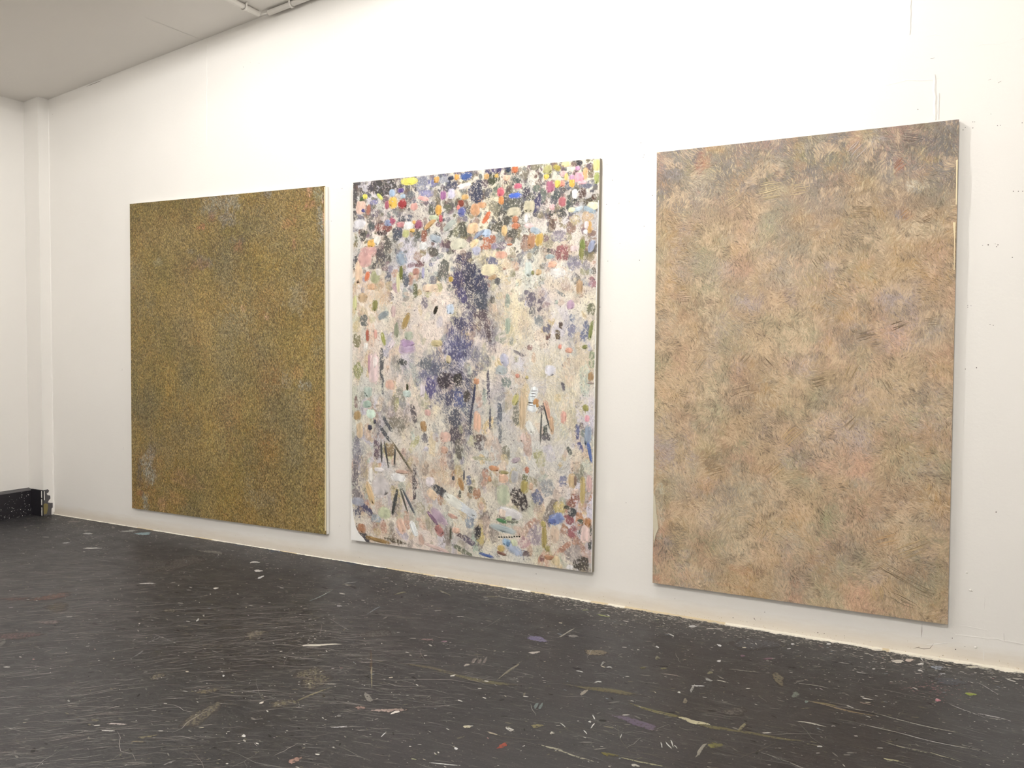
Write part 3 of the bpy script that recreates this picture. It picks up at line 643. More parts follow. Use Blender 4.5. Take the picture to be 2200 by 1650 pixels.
# --- middle canvas: every bigger dab of paint is a piece of its own
# dabs read off enlarged squares of the photograph: (x, y, w, h, turn, colour, s solid / m mottled)
T_A = [(1020,390,260,120,0,'f6e84a','s'),(270,650,80,80,0,'f0e040','s'),(215,690,70,80,0,'4e6138','s'),(520,650,120,60,-40,'dde05a','s'),(740,750,150,190,0,'f2bd22','s'),(640,790,70,150,0,'b2566a','s'),(900,770,135,150,0,'a81e26','s'),(875,545,100,80,0,'5a3f8f','s'),
 (730,590,100,120,0,'a9c0dc','s'),(910,640,90,70,0,'aec4d4','s'),(1480,360,90,110,0,'e3a94a','s'),(1720,340,100,70,0,'232a44','s'),(1820,320,80,90,0,'f0a83a','s'),(1980,310,190,120,0,'33579b','s'),(1940,470,220,90,10,'f3e3dc','s'),(2110,600,190,260,0,'2e3350','m'),
 (1590,630,100,150,0,'a8639a','s'),(1730,600,110,150,0,'d8d0e6','s'),(1890,760,110,110,0,'8c3a22','s'),(1900,900,120,150,0,'5a62a5','s'),(1850,830,50,80,0,'ee7f74','s'),(1510,880,110,180,0,'e5a62c','s'),(1550,1020,60,120,0,'c8525e','s'),(600,500,330,230,0,'3f3a38','m'),
 (370,480,100,140,0,'3d3440','m'),(1230,430,200,240,0,'8b8c9c','m'),(1400,420,180,110,0,'6f6fa4','m'),(1300,600,230,130,0,'8d8bb5','m'),(1250,680,190,70,-15,'f0b0a8','s'),(1100,820,130,120,0,'e3a294','s'),(100,760,60,560,0,'4b4444','m'),(200,830,150,220,0,'f3c5ad','s'),
 (240,885,60,65,0,'50508a','s'),(330,870,70,160,-10,'b06a52','s'),(430,740,120,80,0,'8a86b4','m'),(180,1110,200,150,0,'e3dde0','s'),(370,1150,110,110,0,'4c5452','m'),(570,1190,260,160,0,'8a4438','m'),(560,1260,170,80,0,'402c2e','m'),(670,1090,130,100,0,'8b95b8','s'),
 (730,1060,100,110,0,'b2526e','s'),(870,1120,130,90,0,'d48688','s'),(1000,1140,140,130,0,'f2eeea','s'),(1175,1120,130,140,0,'a4506e','s'),(1100,1080,60,60,0,'f2b45a','s'),(1070,1220,90,60,0,'e5b44a','s'),(830,1270,130,210,0,'454b5c','m'),(960,1270,110,130,0,'c6c47c','s'),
 (1150,1290,110,130,0,'4c5142','m'),(1265,1320,90,190,0,'9a5438','m'),(380,1440,125,135,0,'edb440','s'),(470,1390,100,150,-30,'efe9dc','s'),(900,1030,120,90,0,'4e5058','m'),(1020,1010,90,100,0,'51566a','m'),(730,940,150,120,0,'7c7f7c','m'),(440,920,90,120,0,'6a5c6c','m'),
 (1740,460,170,150,0,'3c3e58','m'),(1920,1220,150,250,0,'4c4c3a','m'),(1700,1130,250,120,35,'aeb2a8','s'),(1370,1110,220,90,35,'cf9f5c','s'),(1440,1000,160,90,0,'c9cfa8','s'),(1460,1360,200,130,-20,'a9b2bc','s'),(1640,1450,150,130,0,'5c4048','m'),(1490,1300,120,80,-40,'484c40','m'),
 (1250,1480,130,120,0,'e3e0dc','s'),(1850,1450,260,200,0,'d9d3b8','s'),(2120,1430,150,100,35,'f5d59c','s'),(2150,1560,130,150,0,'b9b7cc','s'),(1440,1570,140,150,0,'605a50','m'),(650,1450,110,260,0,'555048','m'),(330,1570,260,160,0,'d9a49c','s'),(510,1590,130,120,0,'54484a','m'),
 (1400,860,100,180,0,'5c5e4e','m'),(1650,850,110,150,0,'64654c','m'),(1050,620,140,120,0,'65696e','m'),(1960,660,120,90,0,'e0ae5e','s'),(2090,1180,190,180,0,'efc493','s'),(2130,870,150,200,0,'d49a68','s'),(1100,740,130,90,0,'7a7484','m'),(1600,370,150,90,0,'a6a6b0','m'),(1700,1290,60,170,-30,'50523e','m')]
T_B = [(680,270,110,100,0,'d06a2c','s'),(570,270,80,100,0,'2c3850','s'),(330,290,320,70,8,'3a2c5c','m'),(200,385,80,90,0,'d9a75c','s'),(370,375,60,60,0,'e6b446','s'),(330,430,190,180,0,'3e4222','m'),(540,410,120,90,0,'f2c3a0','s'),(700,440,170,150,0,'3f4c48','m'),
 (730,550,130,90,0,'d05c78','s'),(440,650,120,140,0,'d4586a','s'),(680,710,200,85,0,'3563d0','s'),(450,790,90,130,0,'dc8a3a','s'),(880,650,110,160,0,'2f2440','m'),(1090,800,120,360,-33,'3a3560','m'),(1040,580,110,130,0,'6d7868','m'),(1160,700,80,220,0,'6e7668','m'),
 (1280,560,150,190,0,'b4627c','s'),(1370,700,150,140,0,'46504e','m'),(1400,510,110,130,0,'f4cf3e','s'),(1480,510,80,100,0,'e88f76','s'),(1390,240,130,90,-30,'b4a034','s'),(1230,270,140,150,0,'b6ae6c','s'),(1540,180,150,90,0,'fbdf9a','s'),(1210,390,90,90,0,'f0cc3c','s'),
 (1500,340,110,90,0,'dcb2b0','s'),(1640,400,80,90,0,'d99fc0','s'),(1640,500,90,130,0,'f6b81e','s'),(1545,390,60,120,0,'f7d06e','s'),(1590,540,130,130,0,'5a6274','m'),(1770,400,150,160,0,'f0a2b4','s'),(1810,490,140,60,0,'f6b6be','s'),(1740,250,90,70,0,'d898c0','s'),
 (1870,340,80,190,0,'e2b070','s'),(1930,230,100,120,0,'6a5460','m'),(2060,190,110,180,0,'f3df84','s'),(2060,410,80,170,0,'a9b25c','s'),(1880,530,250,120,0,'6d6e84','m'),(1690,680,90,150,0,'f6f4f4','s'),(1810,660,130,150,0,'4c2c20','m'),(1710,810,110,100,0,'2c2a28','m'),
 (1580,820,70,220,0,'3e4a44','m'),(1480,810,130,160,0,'c0666c','s'),(1310,900,80,100,0,'f3b8b8','s'),(1920,810,200,80,20,'4e4228','m'),(2020,730,70,80,0,'5a3220','m'),(2000,880,180,120,0,'fdf4c4','s'),(1940,950,200,80,-25,'a2b6c4','s'),(1740,940,180,80,20,'c3d0d8','s'),
 (1640,950,110,80,0,'f8efbc','s'),(1480,970,70,90,0,'3c403a','m'),(1310,1000,90,80,0,'403e30','m'),(660,870,260,180,0,'5c5c4c','m'),(520,900,130,120,0,'4c5250','m'),(810,930,120,180,0,'524c44','m'),(500,1080,180,220,0,'4a463c','m'),(680,1110,100,110,0,'c0784c','s'),
 (690,1220,130,100,0,'c9764a','s'),(870,1100,70,130,0,'f4f2ee','s'),(920,1215,150,80,0,'f3cfcc','s'),(1020,1300,170,100,-20,'a8b6c2','s'),(200,1080,80,230,-38,'d76a30','s'),(330,1250,240,130,0,'55503c','m'),(640,1350,140,130,0,'4e4a3e','m'),(500,1300,90,170,0,'e0b876','s'),
 (200,1340,150,130,0,'b9cce6','s'),(80,1360,200,70,35,'93a0b8','s'),(960,1480,130,240,0,'b98258','s'),(1090,1450,130,220,0,'c9a23c','s'),(250,1450,190,130,0,'b8653a','m'),(190,1570,170,90,0,'bb6a42','m'),(470,1560,150,120,0,'8c7a88','m'),(340,1560,110,90,0,'9c8ca4','m'),
 (590,1535,90,40,0,'b9704a','s'),(1480,1600,160,110,0,'a86060','m'),(1820,1540,100,170,0,'7e8a3c','s'),(1970,1560,100,200,-15,'9aa0bc','s'),(1680,1600,130,100,0,'e6ccc8','s'),(1300,1160,70,240,35,'5c4030','m'),(1900,1080,200,200,0,'cfae86','m'),(1940,1240,70,200,0,'d6a65c','s'),
 (1890,1200,80,120,0,'f1dcdc','s'),(1870,1320,70,70,0,'fdfafa','s'),(1960,1350,150,90,0,'8e6e60','m'),(1430,1390,200,170,0,'9c8e98','m'),(1700,1120,180,160,0,'c7b184','m'),(50,650,160,330,0,'32344e','m'),(170,520,110,130,0,'5a4650','m'),(370,620,120,200,0,'66705e','m'),
 (120,870,150,100,0,'dba06c','s'),(660,990,230,150,0,'cbbfa0','s'),(920,900,170,200,0,'c9bd9c','s')]
T_C = [(270,130,220,260,0,'dba69c','s'),(160,380,110,360,0,'f3cda8','s'),(530,140,150,240,0,'4f4a4c','m'),(400,250,120,110,0,'54504c','m'),(105,190,70,200,0,'4c4c50','m'),(310,420,70,150,-15,'d9713e','s'),(500,350,100,110,0,'d9cfc4','s'),(650,410,80,170,12,'575a68','m'),
 (880,360,60,220,0,'6f7226','s'),(960,480,100,230,10,'555a66','m'),(1190,220,150,80,0,'7a4c50','m'),(1130,340,110,110,0,'b98070','s'),(1395,220,80,60,0,'6c6e94','m'),(1250,370,50,180,0,'a9a4c6','s'),(1600,330,190,320,0,'62625a','m'),(1720,470,80,90,0,'c09a30','s'),
 (1120,660,70,220,0,'5e6230','m'),(440,910,90,180,0,'8f8a38','s'),(580,1080,170,110,25,'8c9698','s'),(250,1170,120,180,0,'6c6e68','m'),(960,1180,90,290,-28,'b08c34','s'),(1465,990,55,160,-25,'2c2410','s'),(1710,980,120,160,0,'c3d2e4','s'),(310,1420,55,190,0,'c4572e','s'),
 (450,1400,60,170,0,'eda58c','s'),(580,1480,60,220,15,'a8a83c','s'),(720,1570,80,160,-35,'e6d2d4','s'),(980,1560,220,160,0,'b48cb8','s'),(1480,1550,180,110,0,'cfb878','s'),(2040,450,260,420,0,'2c2c48','m'),(1840,480,180,250,0,'40355c','m'),(2060,240,170,130,0,'3c3a54','m'),
 (1920,750,120,250,25,'4c4278','m'),(2030,70,100,90,0,'5a5060','m'),(1270,860,90,170,0,'8c7c88','m'),(880,130,150,220,30,'96a4b4','s'),(450,430,150,200,0,'a9a87c','s'),(830,520,60,330,0,'dcd3a0','s'),(1890,1200,190,170,0,'46446a','m'),(1840,1570,330,170,0,'50507e','m'),
 (750,1020,80,200,0,'d6b0a8','s'),(100,870,70,230,0,'dcd884','s'),(230,780,160,160,0,'cfa874','s'),(380,600,140,100,0,'dcae84','s'),(1370,620,230,130,0,'efd0b0','s'),(800,1330,80,240,0,'8c9070','s'),(130,1500,110,200,0,'8c8250','m'),(1010,1430,140,140,0,'b3b89c','s'),(290,1590,60,90,0,'f8f0e4','s')]
T_D = [(300,250,170,130,-30,'6c6c88','m'),(60,560,190,360,0,'2d3050','m'),(150,700,120,150,0,'3a3c58','m'),(100,900,180,300,0,'40485a','m'),(90,1160,180,160,0,'5c4850','m'),(230,1430,80,300,20,'604c54','m'),(300,890,70,130,0,'5a544c','m'),(390,590,90,110,0,'5c5c5c','m'),
 (950,880,150,230,0,'6c6074','m'),(1100,980,80,250,-12,'706070','m'),(970,1100,90,160,-15,'747070','m'),(880,770,80,70,0,'7c7080','m'),(1420,770,200,50,-32,'8c8c88','m'),(1310,300,140,110,0,'efb494','s'),(1490,120,190,200,0,'9a5654','m'),(1800,110,80,220,0,'8c8a44','s'),
 (1700,270,200,230,0,'8c8494','m'),(1990,600,110,190,30,'b0767c','m'),(1770,680,110,230,0,'c69a64','s'),(1620,980,140,150,0,'c79ab8','s'),(1950,1050,140,170,0,'7a7850','m'),(1650,1210,90,140,0,'8088a0','m'),(1860,1440,120,330,-6,'6a7090','m'),(1630,1400,120,200,0,'82809c','m'),
 (1220,1370,110,180,0,'6c6880','m'),(1240,1520,80,100,0,'6a3e34','m'),(1450,1330,80,110,0,'4e3420','m'),(1400,1490,80,150,0,'6c5424','m'),(1960,1420,60,320,-8,'8a9040','s'),(560,1330,80,250,0,'a3b096','s'),(620,1580,60,130,0,'909488','m'),(430,1540,170,170,0,'b0ac94','m'),
 (910,380,130,260,0,'d3dad0','s'),(1400,430,250,140,0,'f1e8e0','s'),(1080,430,100,100,0,'d6b484','s'),(980,440,50,70,0,'8c8c50','s'),(250,390,260,180,0,'ecdcb0','s'),(300,520,130,70,20,'b89468','s'),(450,140,180,120,0,'dfa488','s'),(1270,170,150,80,0,'9cacac','s'),(1080,1240,130,180,0,'8c9090','m'),(560,900,70,200,0,'98a490','m')]
T_E = [(1810,130,360,240,0,'4c4a78','m'),(1680,250,90,130,0,'d6c08c','s'),(1370,720,160,360,0,'554c88','m'),(1620,600,230,260,0,'40303c','m'),(1830,600,120,200,0,'38302c','m'),(1850,920,150,300,0,'4a5488','m'),(1700,900,120,260,0,'4c4c6c','m'),(1990,870,110,180,0,'50463c','m'),
 (2110,850,40,380,-6,'3c3e5c','s'),(2060,1200,36,440,-6,'44465c','s'),(1800,1250,180,320,0,'4c5060','m'),(1790,1530,200,240,0,'564c54','m'),(910,300,140,100,0,'454642','m'),(1260,320,230,180,0,'6c7078','m'),(1430,420,280,200,0,'5c6078','m'),(550,300,60,480,0,'54565a','m'),
 (570,700,40,260,0,'50545c','m'),(420,400,170,480,0,'eac8c4','s'),(340,330,40,320,0,'c88c98','s'),(440,300,70,200,0,'f6e4da','s'),(370,1170,150,150,0,'d5ecd4','s'),(310,1010,140,120,0,'a4bca8','s'),(320,800,140,180,0,'b8c8b8','s'),(690,680,150,160,0,'e6ae90','s'),
 (140,1200,110,150,0,'b8924c','s'),(355,1400,70,90,0,'3c3a50','s'),(440,1300,50,70,0,'545060','s'),(150,440,150,220,0,'9c9c50','m'),(120,970,60,200,0,'8c6a60','m'),(980,830,130,120,0,'c3d4c8','s'),(985,720,40,110,0,'40401c','s'),(880,850,110,260,25,'a09884','m'),
 (1240,780,80,220,0,'ddccd0','s'),(980,80,260,150,0,'c0a0c0','s'),(1090,1180,80,300,12,'5c5054','m'),(1260,1380,100,170,15,'b88a48','s'),(640,1330,50,320,38,'50545c','m'),(600,1500,50,340,42,'484c54','m'),(1620,1560,170,160,0,'e6b49c','s'),(820,1340,280,240,0,'8c806c','m'),
 (1330,1150,100,100,0,'e0a898','s'),(2150,620,100,100,0,'d08c58','s'),(2150,1300,90,330,0,'efb48c','s'),(1250,500,140,120,0,'6c6888','m'),(180,1450,110,250,0,'d9b888','s')]
T_F = [(230,700,50,560,3,'5c5468','m'),(260,1250,40,350,0,'5c5a68','m'),(420,1180,80,400,0,'5c6474','m'),(430,1500,50,300,0,'74787c','m'),(500,260,140,210,20,'b9b6cc','s'),(450,430,180,150,0,'b0b8b8','s'),(530,650,160,150,0,'7c8880','m'),(1000,800,130,170,0,'f4f6f4','s'),
 (960,900,100,160,0,'e3e9ea','s'),(970,1070,160,150,0,'eef0f0','s'),(1000,785,110,12,4,'4c4c50','s'),(1000,832,110,12,0,'50505a','s'),(980,880,100,10,0,'60606a','s'),(945,985,80,22,0,'3c3c40','s'),(960,1030,140,12,-8,'58585c','s'),(1030,970,100,100,0,'cf8f3c','s'),
 (1060,1030,50,70,0,'c8902c','s'),(1220,1120,90,340,15,'dca07c','s'),(1300,1350,70,300,5,'d6a878','s'),(1120,1100,100,140,0,'7c6c6c','m'),(1210,1200,28,430,17,'50504c','s'),(1120,1400,28,500,-2,'5c5c58','s'),(1190,1440,70,180,0,'3c463c','m'),(1200,1560,140,120,0,'6c6468','m'),
 (690,930,90,200,-20,'c4b858','s'),(700,1150,100,330,-3,'7c7868','m'),(810,1120,110,550,0,'d9b888','s'),(1500,1230,90,200,0,'eba48c','s'),(1870,1070,100,110,0,'a39c3c','s'),(1900,1250,80,110,0,'f49cac','s'),(1735,1440,60,150,0,'5c6498','m'),(1740,1560,50,110,0,'4c5088','m'),
 (1910,1540,120,330,-5,'8c9cb4','s'),(1810,1370,60,100,0,'94807c','m'),(1840,1500,80,110,0,'8c9488','m'),(1960,540,90,150,0,'b98e54','s'),(1960,650,110,40,0,'b09888','s'),(1980,250,90,260,0,'98a074','m'),(1860,40,90,70,0,'8c8c38','s'),(1440,40,60,80,0,'e88c70','s'),
 (1590,100,120,90,0,'eda480','s'),(1585,175,70,60,0,'8c8894','m'),(1280,440,170,170,0,'e6e0e8','s'),(720,530,60,70,0,'d98464','s'),(885,555,50,60,0,'ccb464','s'),(1490,700,60,150,15,'5c5460','m'),(60,1320,100,300,0,'edb48c','s'),(940,1400,120,230,25,'e8e4d8','s'),
 (740,150,190,45,-25,'84787c','m'),(930,50,90,90,0,'a87c70','m'),(820,1580,90,160,0,'e6c4b4','s'),(80,1580,200,100,0,'6c5850','m')]
T_G = [(110,120,100,400,0,'8c8690','m'),(90,470,80,330,0,'7c7074','m'),(110,720,140,200,0,'8c8080','m'),(120,840,170,110,0,'a4a4b4','s'),(110,1000,110,190,0,'58566c','m'),(250,950,160,90,-35,'4c4a70','m'),(180,1220,110,130,0,'b87848','s'),(190,1300,220,80,-40,'3c3a44','m'),
 (420,1390,330,60,-6,'a07830','s'),(650,1400,320,50,-6,'5c4c30','m'),(430,390,140,60,0,'ece0dc','s'),(700,500,200,110,-5,'f1ebe6','s'),(750,420,180,50,0,'c89c84','s'),(310,470,60,250,0,'f0e6da','s'),(450,620,230,330,0,'d0c4c0','s'),(930,580,50,440,0,'4c3e44','m'),
 (650,850,45,340,-12,'4c4c4a','s'),(780,830,26,340,22,'5c584c','s'),(850,850,34,400,32,'5c6068','s'),(300,730,80,330,20,'e0b878','s'),(460,130,28,300,3,'4c4a48','s'),(530,170,24,380,12,'4c4a48','s'),(650,200,24,300,-3,'54524c','s'),(750,200,28,520,40,'6c6048','s'),
 (400,100,90,230,0,'6c5060','m'),(580,110,130,170,0,'9c7c4c','m'),(1300,700,200,100,-28,'444850','m'),(1180,740,150,110,-35,'efcba0','s'),(1150,560,120,130,0,'ecdcdc','s'),(1590,600,70,180,20,'b88438','s'),(1630,470,22,140,0,'5c5a64','s'),(1700,540,60,130,0,'747894','m'),
 (1480,510,40,60,0,'54545c','s'),(1500,850,320,130,-28,'e8e4d4','s'),(1670,960,300,110,-25,'d3d6d8','s'),(1710,1110,100,200,0,'8c96a4','m'),(1270,1060,270,140,-40,'b898ac','s'),(1190,1080,50,260,45,'8c6480','s'),(1280,1250,100,180,35,'b87068','s'),(920,1230,80,210,25,'f0f0ec','s'),
 (740,1190,110,210,25,'eab898','s'),(500,1000,170,170,0,'c8cc9c','s'),(1440,1300,24,200,-4,'50503c','s'),(1570,1320,110,60,-20,'6c5458','m'),(1690,1390,170,80,-25,'605068','m'),(1600,1530,280,70,-20,'6c7054','m'),(1250,1500,330,50,-10,'d8b4a8','s'),(1830,1270,60,160,0,'3c3638','m'),
 (1520,1250,110,80,0,'eeba98','s'),(390,1080,120,100,0,'a4acb4','m'),(1470,1050,130,60,-15,'d09c84','s'),(1350,110,100,100,0,'d8a484','s'),(1560,100,90,260,0,'70685c','m'),(1720,680,50,90,0,'5c5c50','m'),(1570,730,40,90,0,'5c5c50','m')]
T_H = [(550,710,150,290,36,'35282a','m'),(610,545,90,150,0,'b09c3a','s'),(690,540,50,90,0,'d0a884','s'),(350,650,150,230,0,'bcc29c','s'),(430,870,280,130,-10,'ded6d4','s'),(340,860,90,100,0,'f4d8c0','s'),(330,960,130,50,-10,'4c8a50','s'),(420,930,70,60,0,'c4cc98','s'),
 (470,975,130,45,0,'7c7c64','m'),(350,1060,330,80,-10,'a8b4b4','s'),(1000,940,190,130,25,'7488c0','s'),(950,965,120,70,10,'5468ac','s'),(1140,940,130,130,0,'a04850','m'),(1190,860,110,110,0,'3c4448','m'),(1130,800,60,40,0,'50503c','m'),(1210,710,110,170,-25,'98563c','m'),
 (1190,480,90,170,0,'d6b074','s'),(1230,470,35,110,0,'8c6c58','s'),(760,670,120,160,20,'6c7090','m'),(880,560,150,200,0,'9c9c9c','m'),(1080,480,90,110,0,'7c7c9c','m'),(1320,600,60,330,0,'c4a854','s'),(1400,500,60,200,0,'dcaca4','s'),(1405,110,42,270,12,'4468b0','s'),
 (1290,60,45,110,25,'585890','m'),(1160,110,45,100,30,'5c6058','m'),(230,320,120,60,0,'d48c50','s'),(360,370,110,40,0,'a49450','s'),(350,440,110,110,0,'e8b48c','s'),(185,450,45,70,0,'d09058','s'),(640,340,50,80,0,'c8744c','s'),(620,440,70,80,0,'6c6c40','m'),
 (490,420,90,150,0,'b0acac','s'),(40,1110,70,150,0,'3c404c','m'),(390,1220,90,80,0,'8cb4d4','s'),(410,1240,50,70,0,'5c88b0','s'),(480,1310,200,110,-30,'a8b4cc','s'),(320,1300,90,80,0,'d4b050','s'),(330,1360,120,40,-10,'8c5c48','s'),(150,1385,170,36,-8,'4464ac','s'),
 (60,40,110,120,0,'6c5c60','m'),(850,1160,60,260,0,'b09840','s'),(840,1000,60,80,0,'b4a048','s'),(890,1300,60,70,0,'a89848','s'),(980,1130,100,200,0,'d8b898','s'),(1190,1100,110,130,0,'a45458','m'),(1350,1120,110,200,0,'efc8bc','s'),(1380,980,70,110,0,'c07c3c','s'),
 (1290,975,60,60,0,'50604c','m'),(1300,1080,40,120,-30,'58645c','m'),(1410,1080,60,120,0,'5c5c50','m'),(1410,1240,40,120,0,'4c5048','m'),(910,1410,120,60,0,'b87c4c','s'),(820,1420,60,70,0,'8c5850','m'),(990,1450,110,120,0,'e0c48c','s'),(1310,1490,170,150,0,'4c4438','m'),
 (1160,1530,80,60,0,'e4dcd8','s'),(1080,1300,240,60,40,'c0805c','m'),(740,1120,170,250,0,'a8949c','m'),(600,1230,130,110,0,'c49494','m'),(610,1360,110,60,0,'786060','m'),(1200,1350,180,200,0,'a89890','m'),(480,1230,80,90,0,'ccd0a4','s'),(80,200,220,40,0,'b4ac84','m'),
 (500,220,110,60,20,'b8a0a8','s')]
T_H += [(300+k*31, 1160-(k > 5)*8, 22, 18, 0, '3c3830', 's') for k in range(9)]
dabs = []
for tile, ox, oy, sc in ((T_A, 750, 340, 7.857), (T_B, 1020, 330, 7.857), (T_C, 750, 540, 7.857), (T_D, 1020, 530, 7.857), (T_E, 750, 740, 7.857), (T_F, 1020, 740, 7.857), (T_G, 750, 950, 6.6), (T_H, 1020, 950, 5.69)):
    for x, y, w, h, r, hx, mo in tile:
        cx, cy = ox+x/sc, oy+y/sc; uu, vv = P2.uv((cx, cy)); u1, v1 = P2.uv((cx+w/sc/2, cy)); u2, v2 = P2.uv((cx, cy+h/sc/2))
        c = hexlin(hx); ds = 0.16 if vv < 0.3 else 0.30
        c = c*(1-ds)+c.mean()*ds; c = c*(0.78+0.16*min(1, max(0, vv)))  # colour darkened towards the top to offset the stronger lamp light there
        dabs.append([uu, vv, abs(u1-uu)*P2.w, abs(v2-vv)*P2.h, math.radians(r), c, mo, w*h/sc/sc])
# the paint layer under the dabs: a fine relief whose pigment follows the brushwork
GX, GY = 540, 900
gu, gv = np.meshgrid(np.linspace(0, 1, GX), np.linspace(0, 1, GY)); X, Y = gu*P2.w, gv*P2.h
pal = np.array([srgb(*c) for c in ((214, 205, 190), (222, 206, 194), (198, 195, 188), (204, 197, 206), (220, 207, 178), (190, 190, 170), (176, 170, 168), (202, 186, 166))])
wts = np.stack([w*np.exp(9*(vnoise(X*5+i*7, Y*3.6+i*3, 500+i, 4)-0.5)) for i, w in enumerate((1.5, 1.1, 1.0, 0.7, 0.7, 0.7, 0.7, 0.8))])
wts = wts**2; wts /= wts.sum(0); lay = np.einsum('kij,kc->ijc', wts, pal)
ns_f = vnoise(X*150, Y*110, 611, 3); ns_m = vnoise(X*62, Y*50, 612, 4); ns_s = vnoise(X*120, Y*24, 613, 3); ns_b = vnoise(X*22, Y*18, 614, 4)
wx, wy = vnoise(X*16, Y*16, 615, 3)-0.5, vnoise(X*16, Y*16, 616, 3)-0.5
ns_w = vnoise((X+wx*0.10)*75, (Y+wy*0.10)*46, 617, 3)                      # worming brush marks
flow = math.pi/2+(vnoise(X*5, Y*5, 624, 3)-0.5)*4.4
hA, hB = lic(GX, GY, flow, 3, 941), lic(GX, GY, flow+0.3, 5, 942)
lay *= ((0.84+0.2*ns_s+0.14*ns_w)*np.exp(0.075*hA+0.06*hB))[..., None]
# grey-brown scribbles and pale ridges between the dabs
line = np.clip(1-np.abs(ns_w-0.5)/0.028, 0, 1)*np.clip((vnoise(X*6, Y*5, 618, 3)-0.34)/0.15, 0, 1)
lay = lay*(1-0.66*line[..., None])+np.array(srgb(112, 100, 98))*0.66*line[..., None]
line2 = np.clip(1-np.abs(ns_m-0.5)/0.022, 0, 1)*np.clip((vnoise(X*7, Y*6, 619, 3)-0.5)/0.12, 0, 1)
lay = lay*(1-0.5*line2[..., None])+np.array(srgb(238, 230, 214))*0.5*line2[..., None]
hgt = 0.0002+0.0011*ns_w+0.0005*ns_f
rgd = random.Random(8)
# patches of colour: many small unlisted ones first, then the mottled dabs, then the solid ones
PT = [srgb(*c) for c in ((96, 92, 84), (128, 124, 134), (150, 146, 112), (196, 160, 140), (120, 118, 108), (178, 160, 120), (146, 140, 160), (206, 182, 160), (92, 88, 100), (176, 180, 176), (150, 110, 96), (214, 200, 170), (164, 130, 140))]
PM = [srgb(*c) for c in ((196, 188, 170), (206, 180, 158), (160, 158, 156), (186, 180, 190), (178, 172, 130), (150, 146, 128), (214, 196, 178), (190, 164, 150), (220, 210, 190), (132, 126, 130), (204, 182, 140), (176, 184, 172))]
PB = [srgb(*c) for c in ((206, 184, 150), (200, 176, 160), (170, 160, 152), (186, 176, 182), (184, 166, 110), (156, 146, 120), (216, 200, 180), (190, 150, 130), (214, 206, 190), (140, 128, 120), (176, 130, 100), (166, 176, 160))]
extra = []
for q in range(2300):
    uu, vv = rgd.random(), rgd.random()**1.15
    if rgd.random() > (1.0 if vv < 0.30 else (0.62 if vv > 0.76 else 0.38)): continue
    c = np.array(rgd.choice(PT if vv < 0.28+rgd.uniform(-0.05, 0.08) else (PB if vv > 0.76 else PM)))*rgd.uniform(0.8, 1.12)*(0.82+0.15*vv)*(0.38 if vv < 0.09 else (0.62 if vv < 0.24 else 1.08))  # darker paint near the top, plus the height gain against the lamp light
    sz = rgd.uniform(0.008, 0.026)*(1.0 if vv < 0.35 else 1.25); el = rgd.uniform(0.6, 1.5) if vv < 0.35 else rgd.uniform(1.0, 2.6)
    extra.append([uu, vv, sz, sz*el, rgd.gauss(0, 0.35), c, 'm' if rgd.random() < 0.35 else 'f', 0])
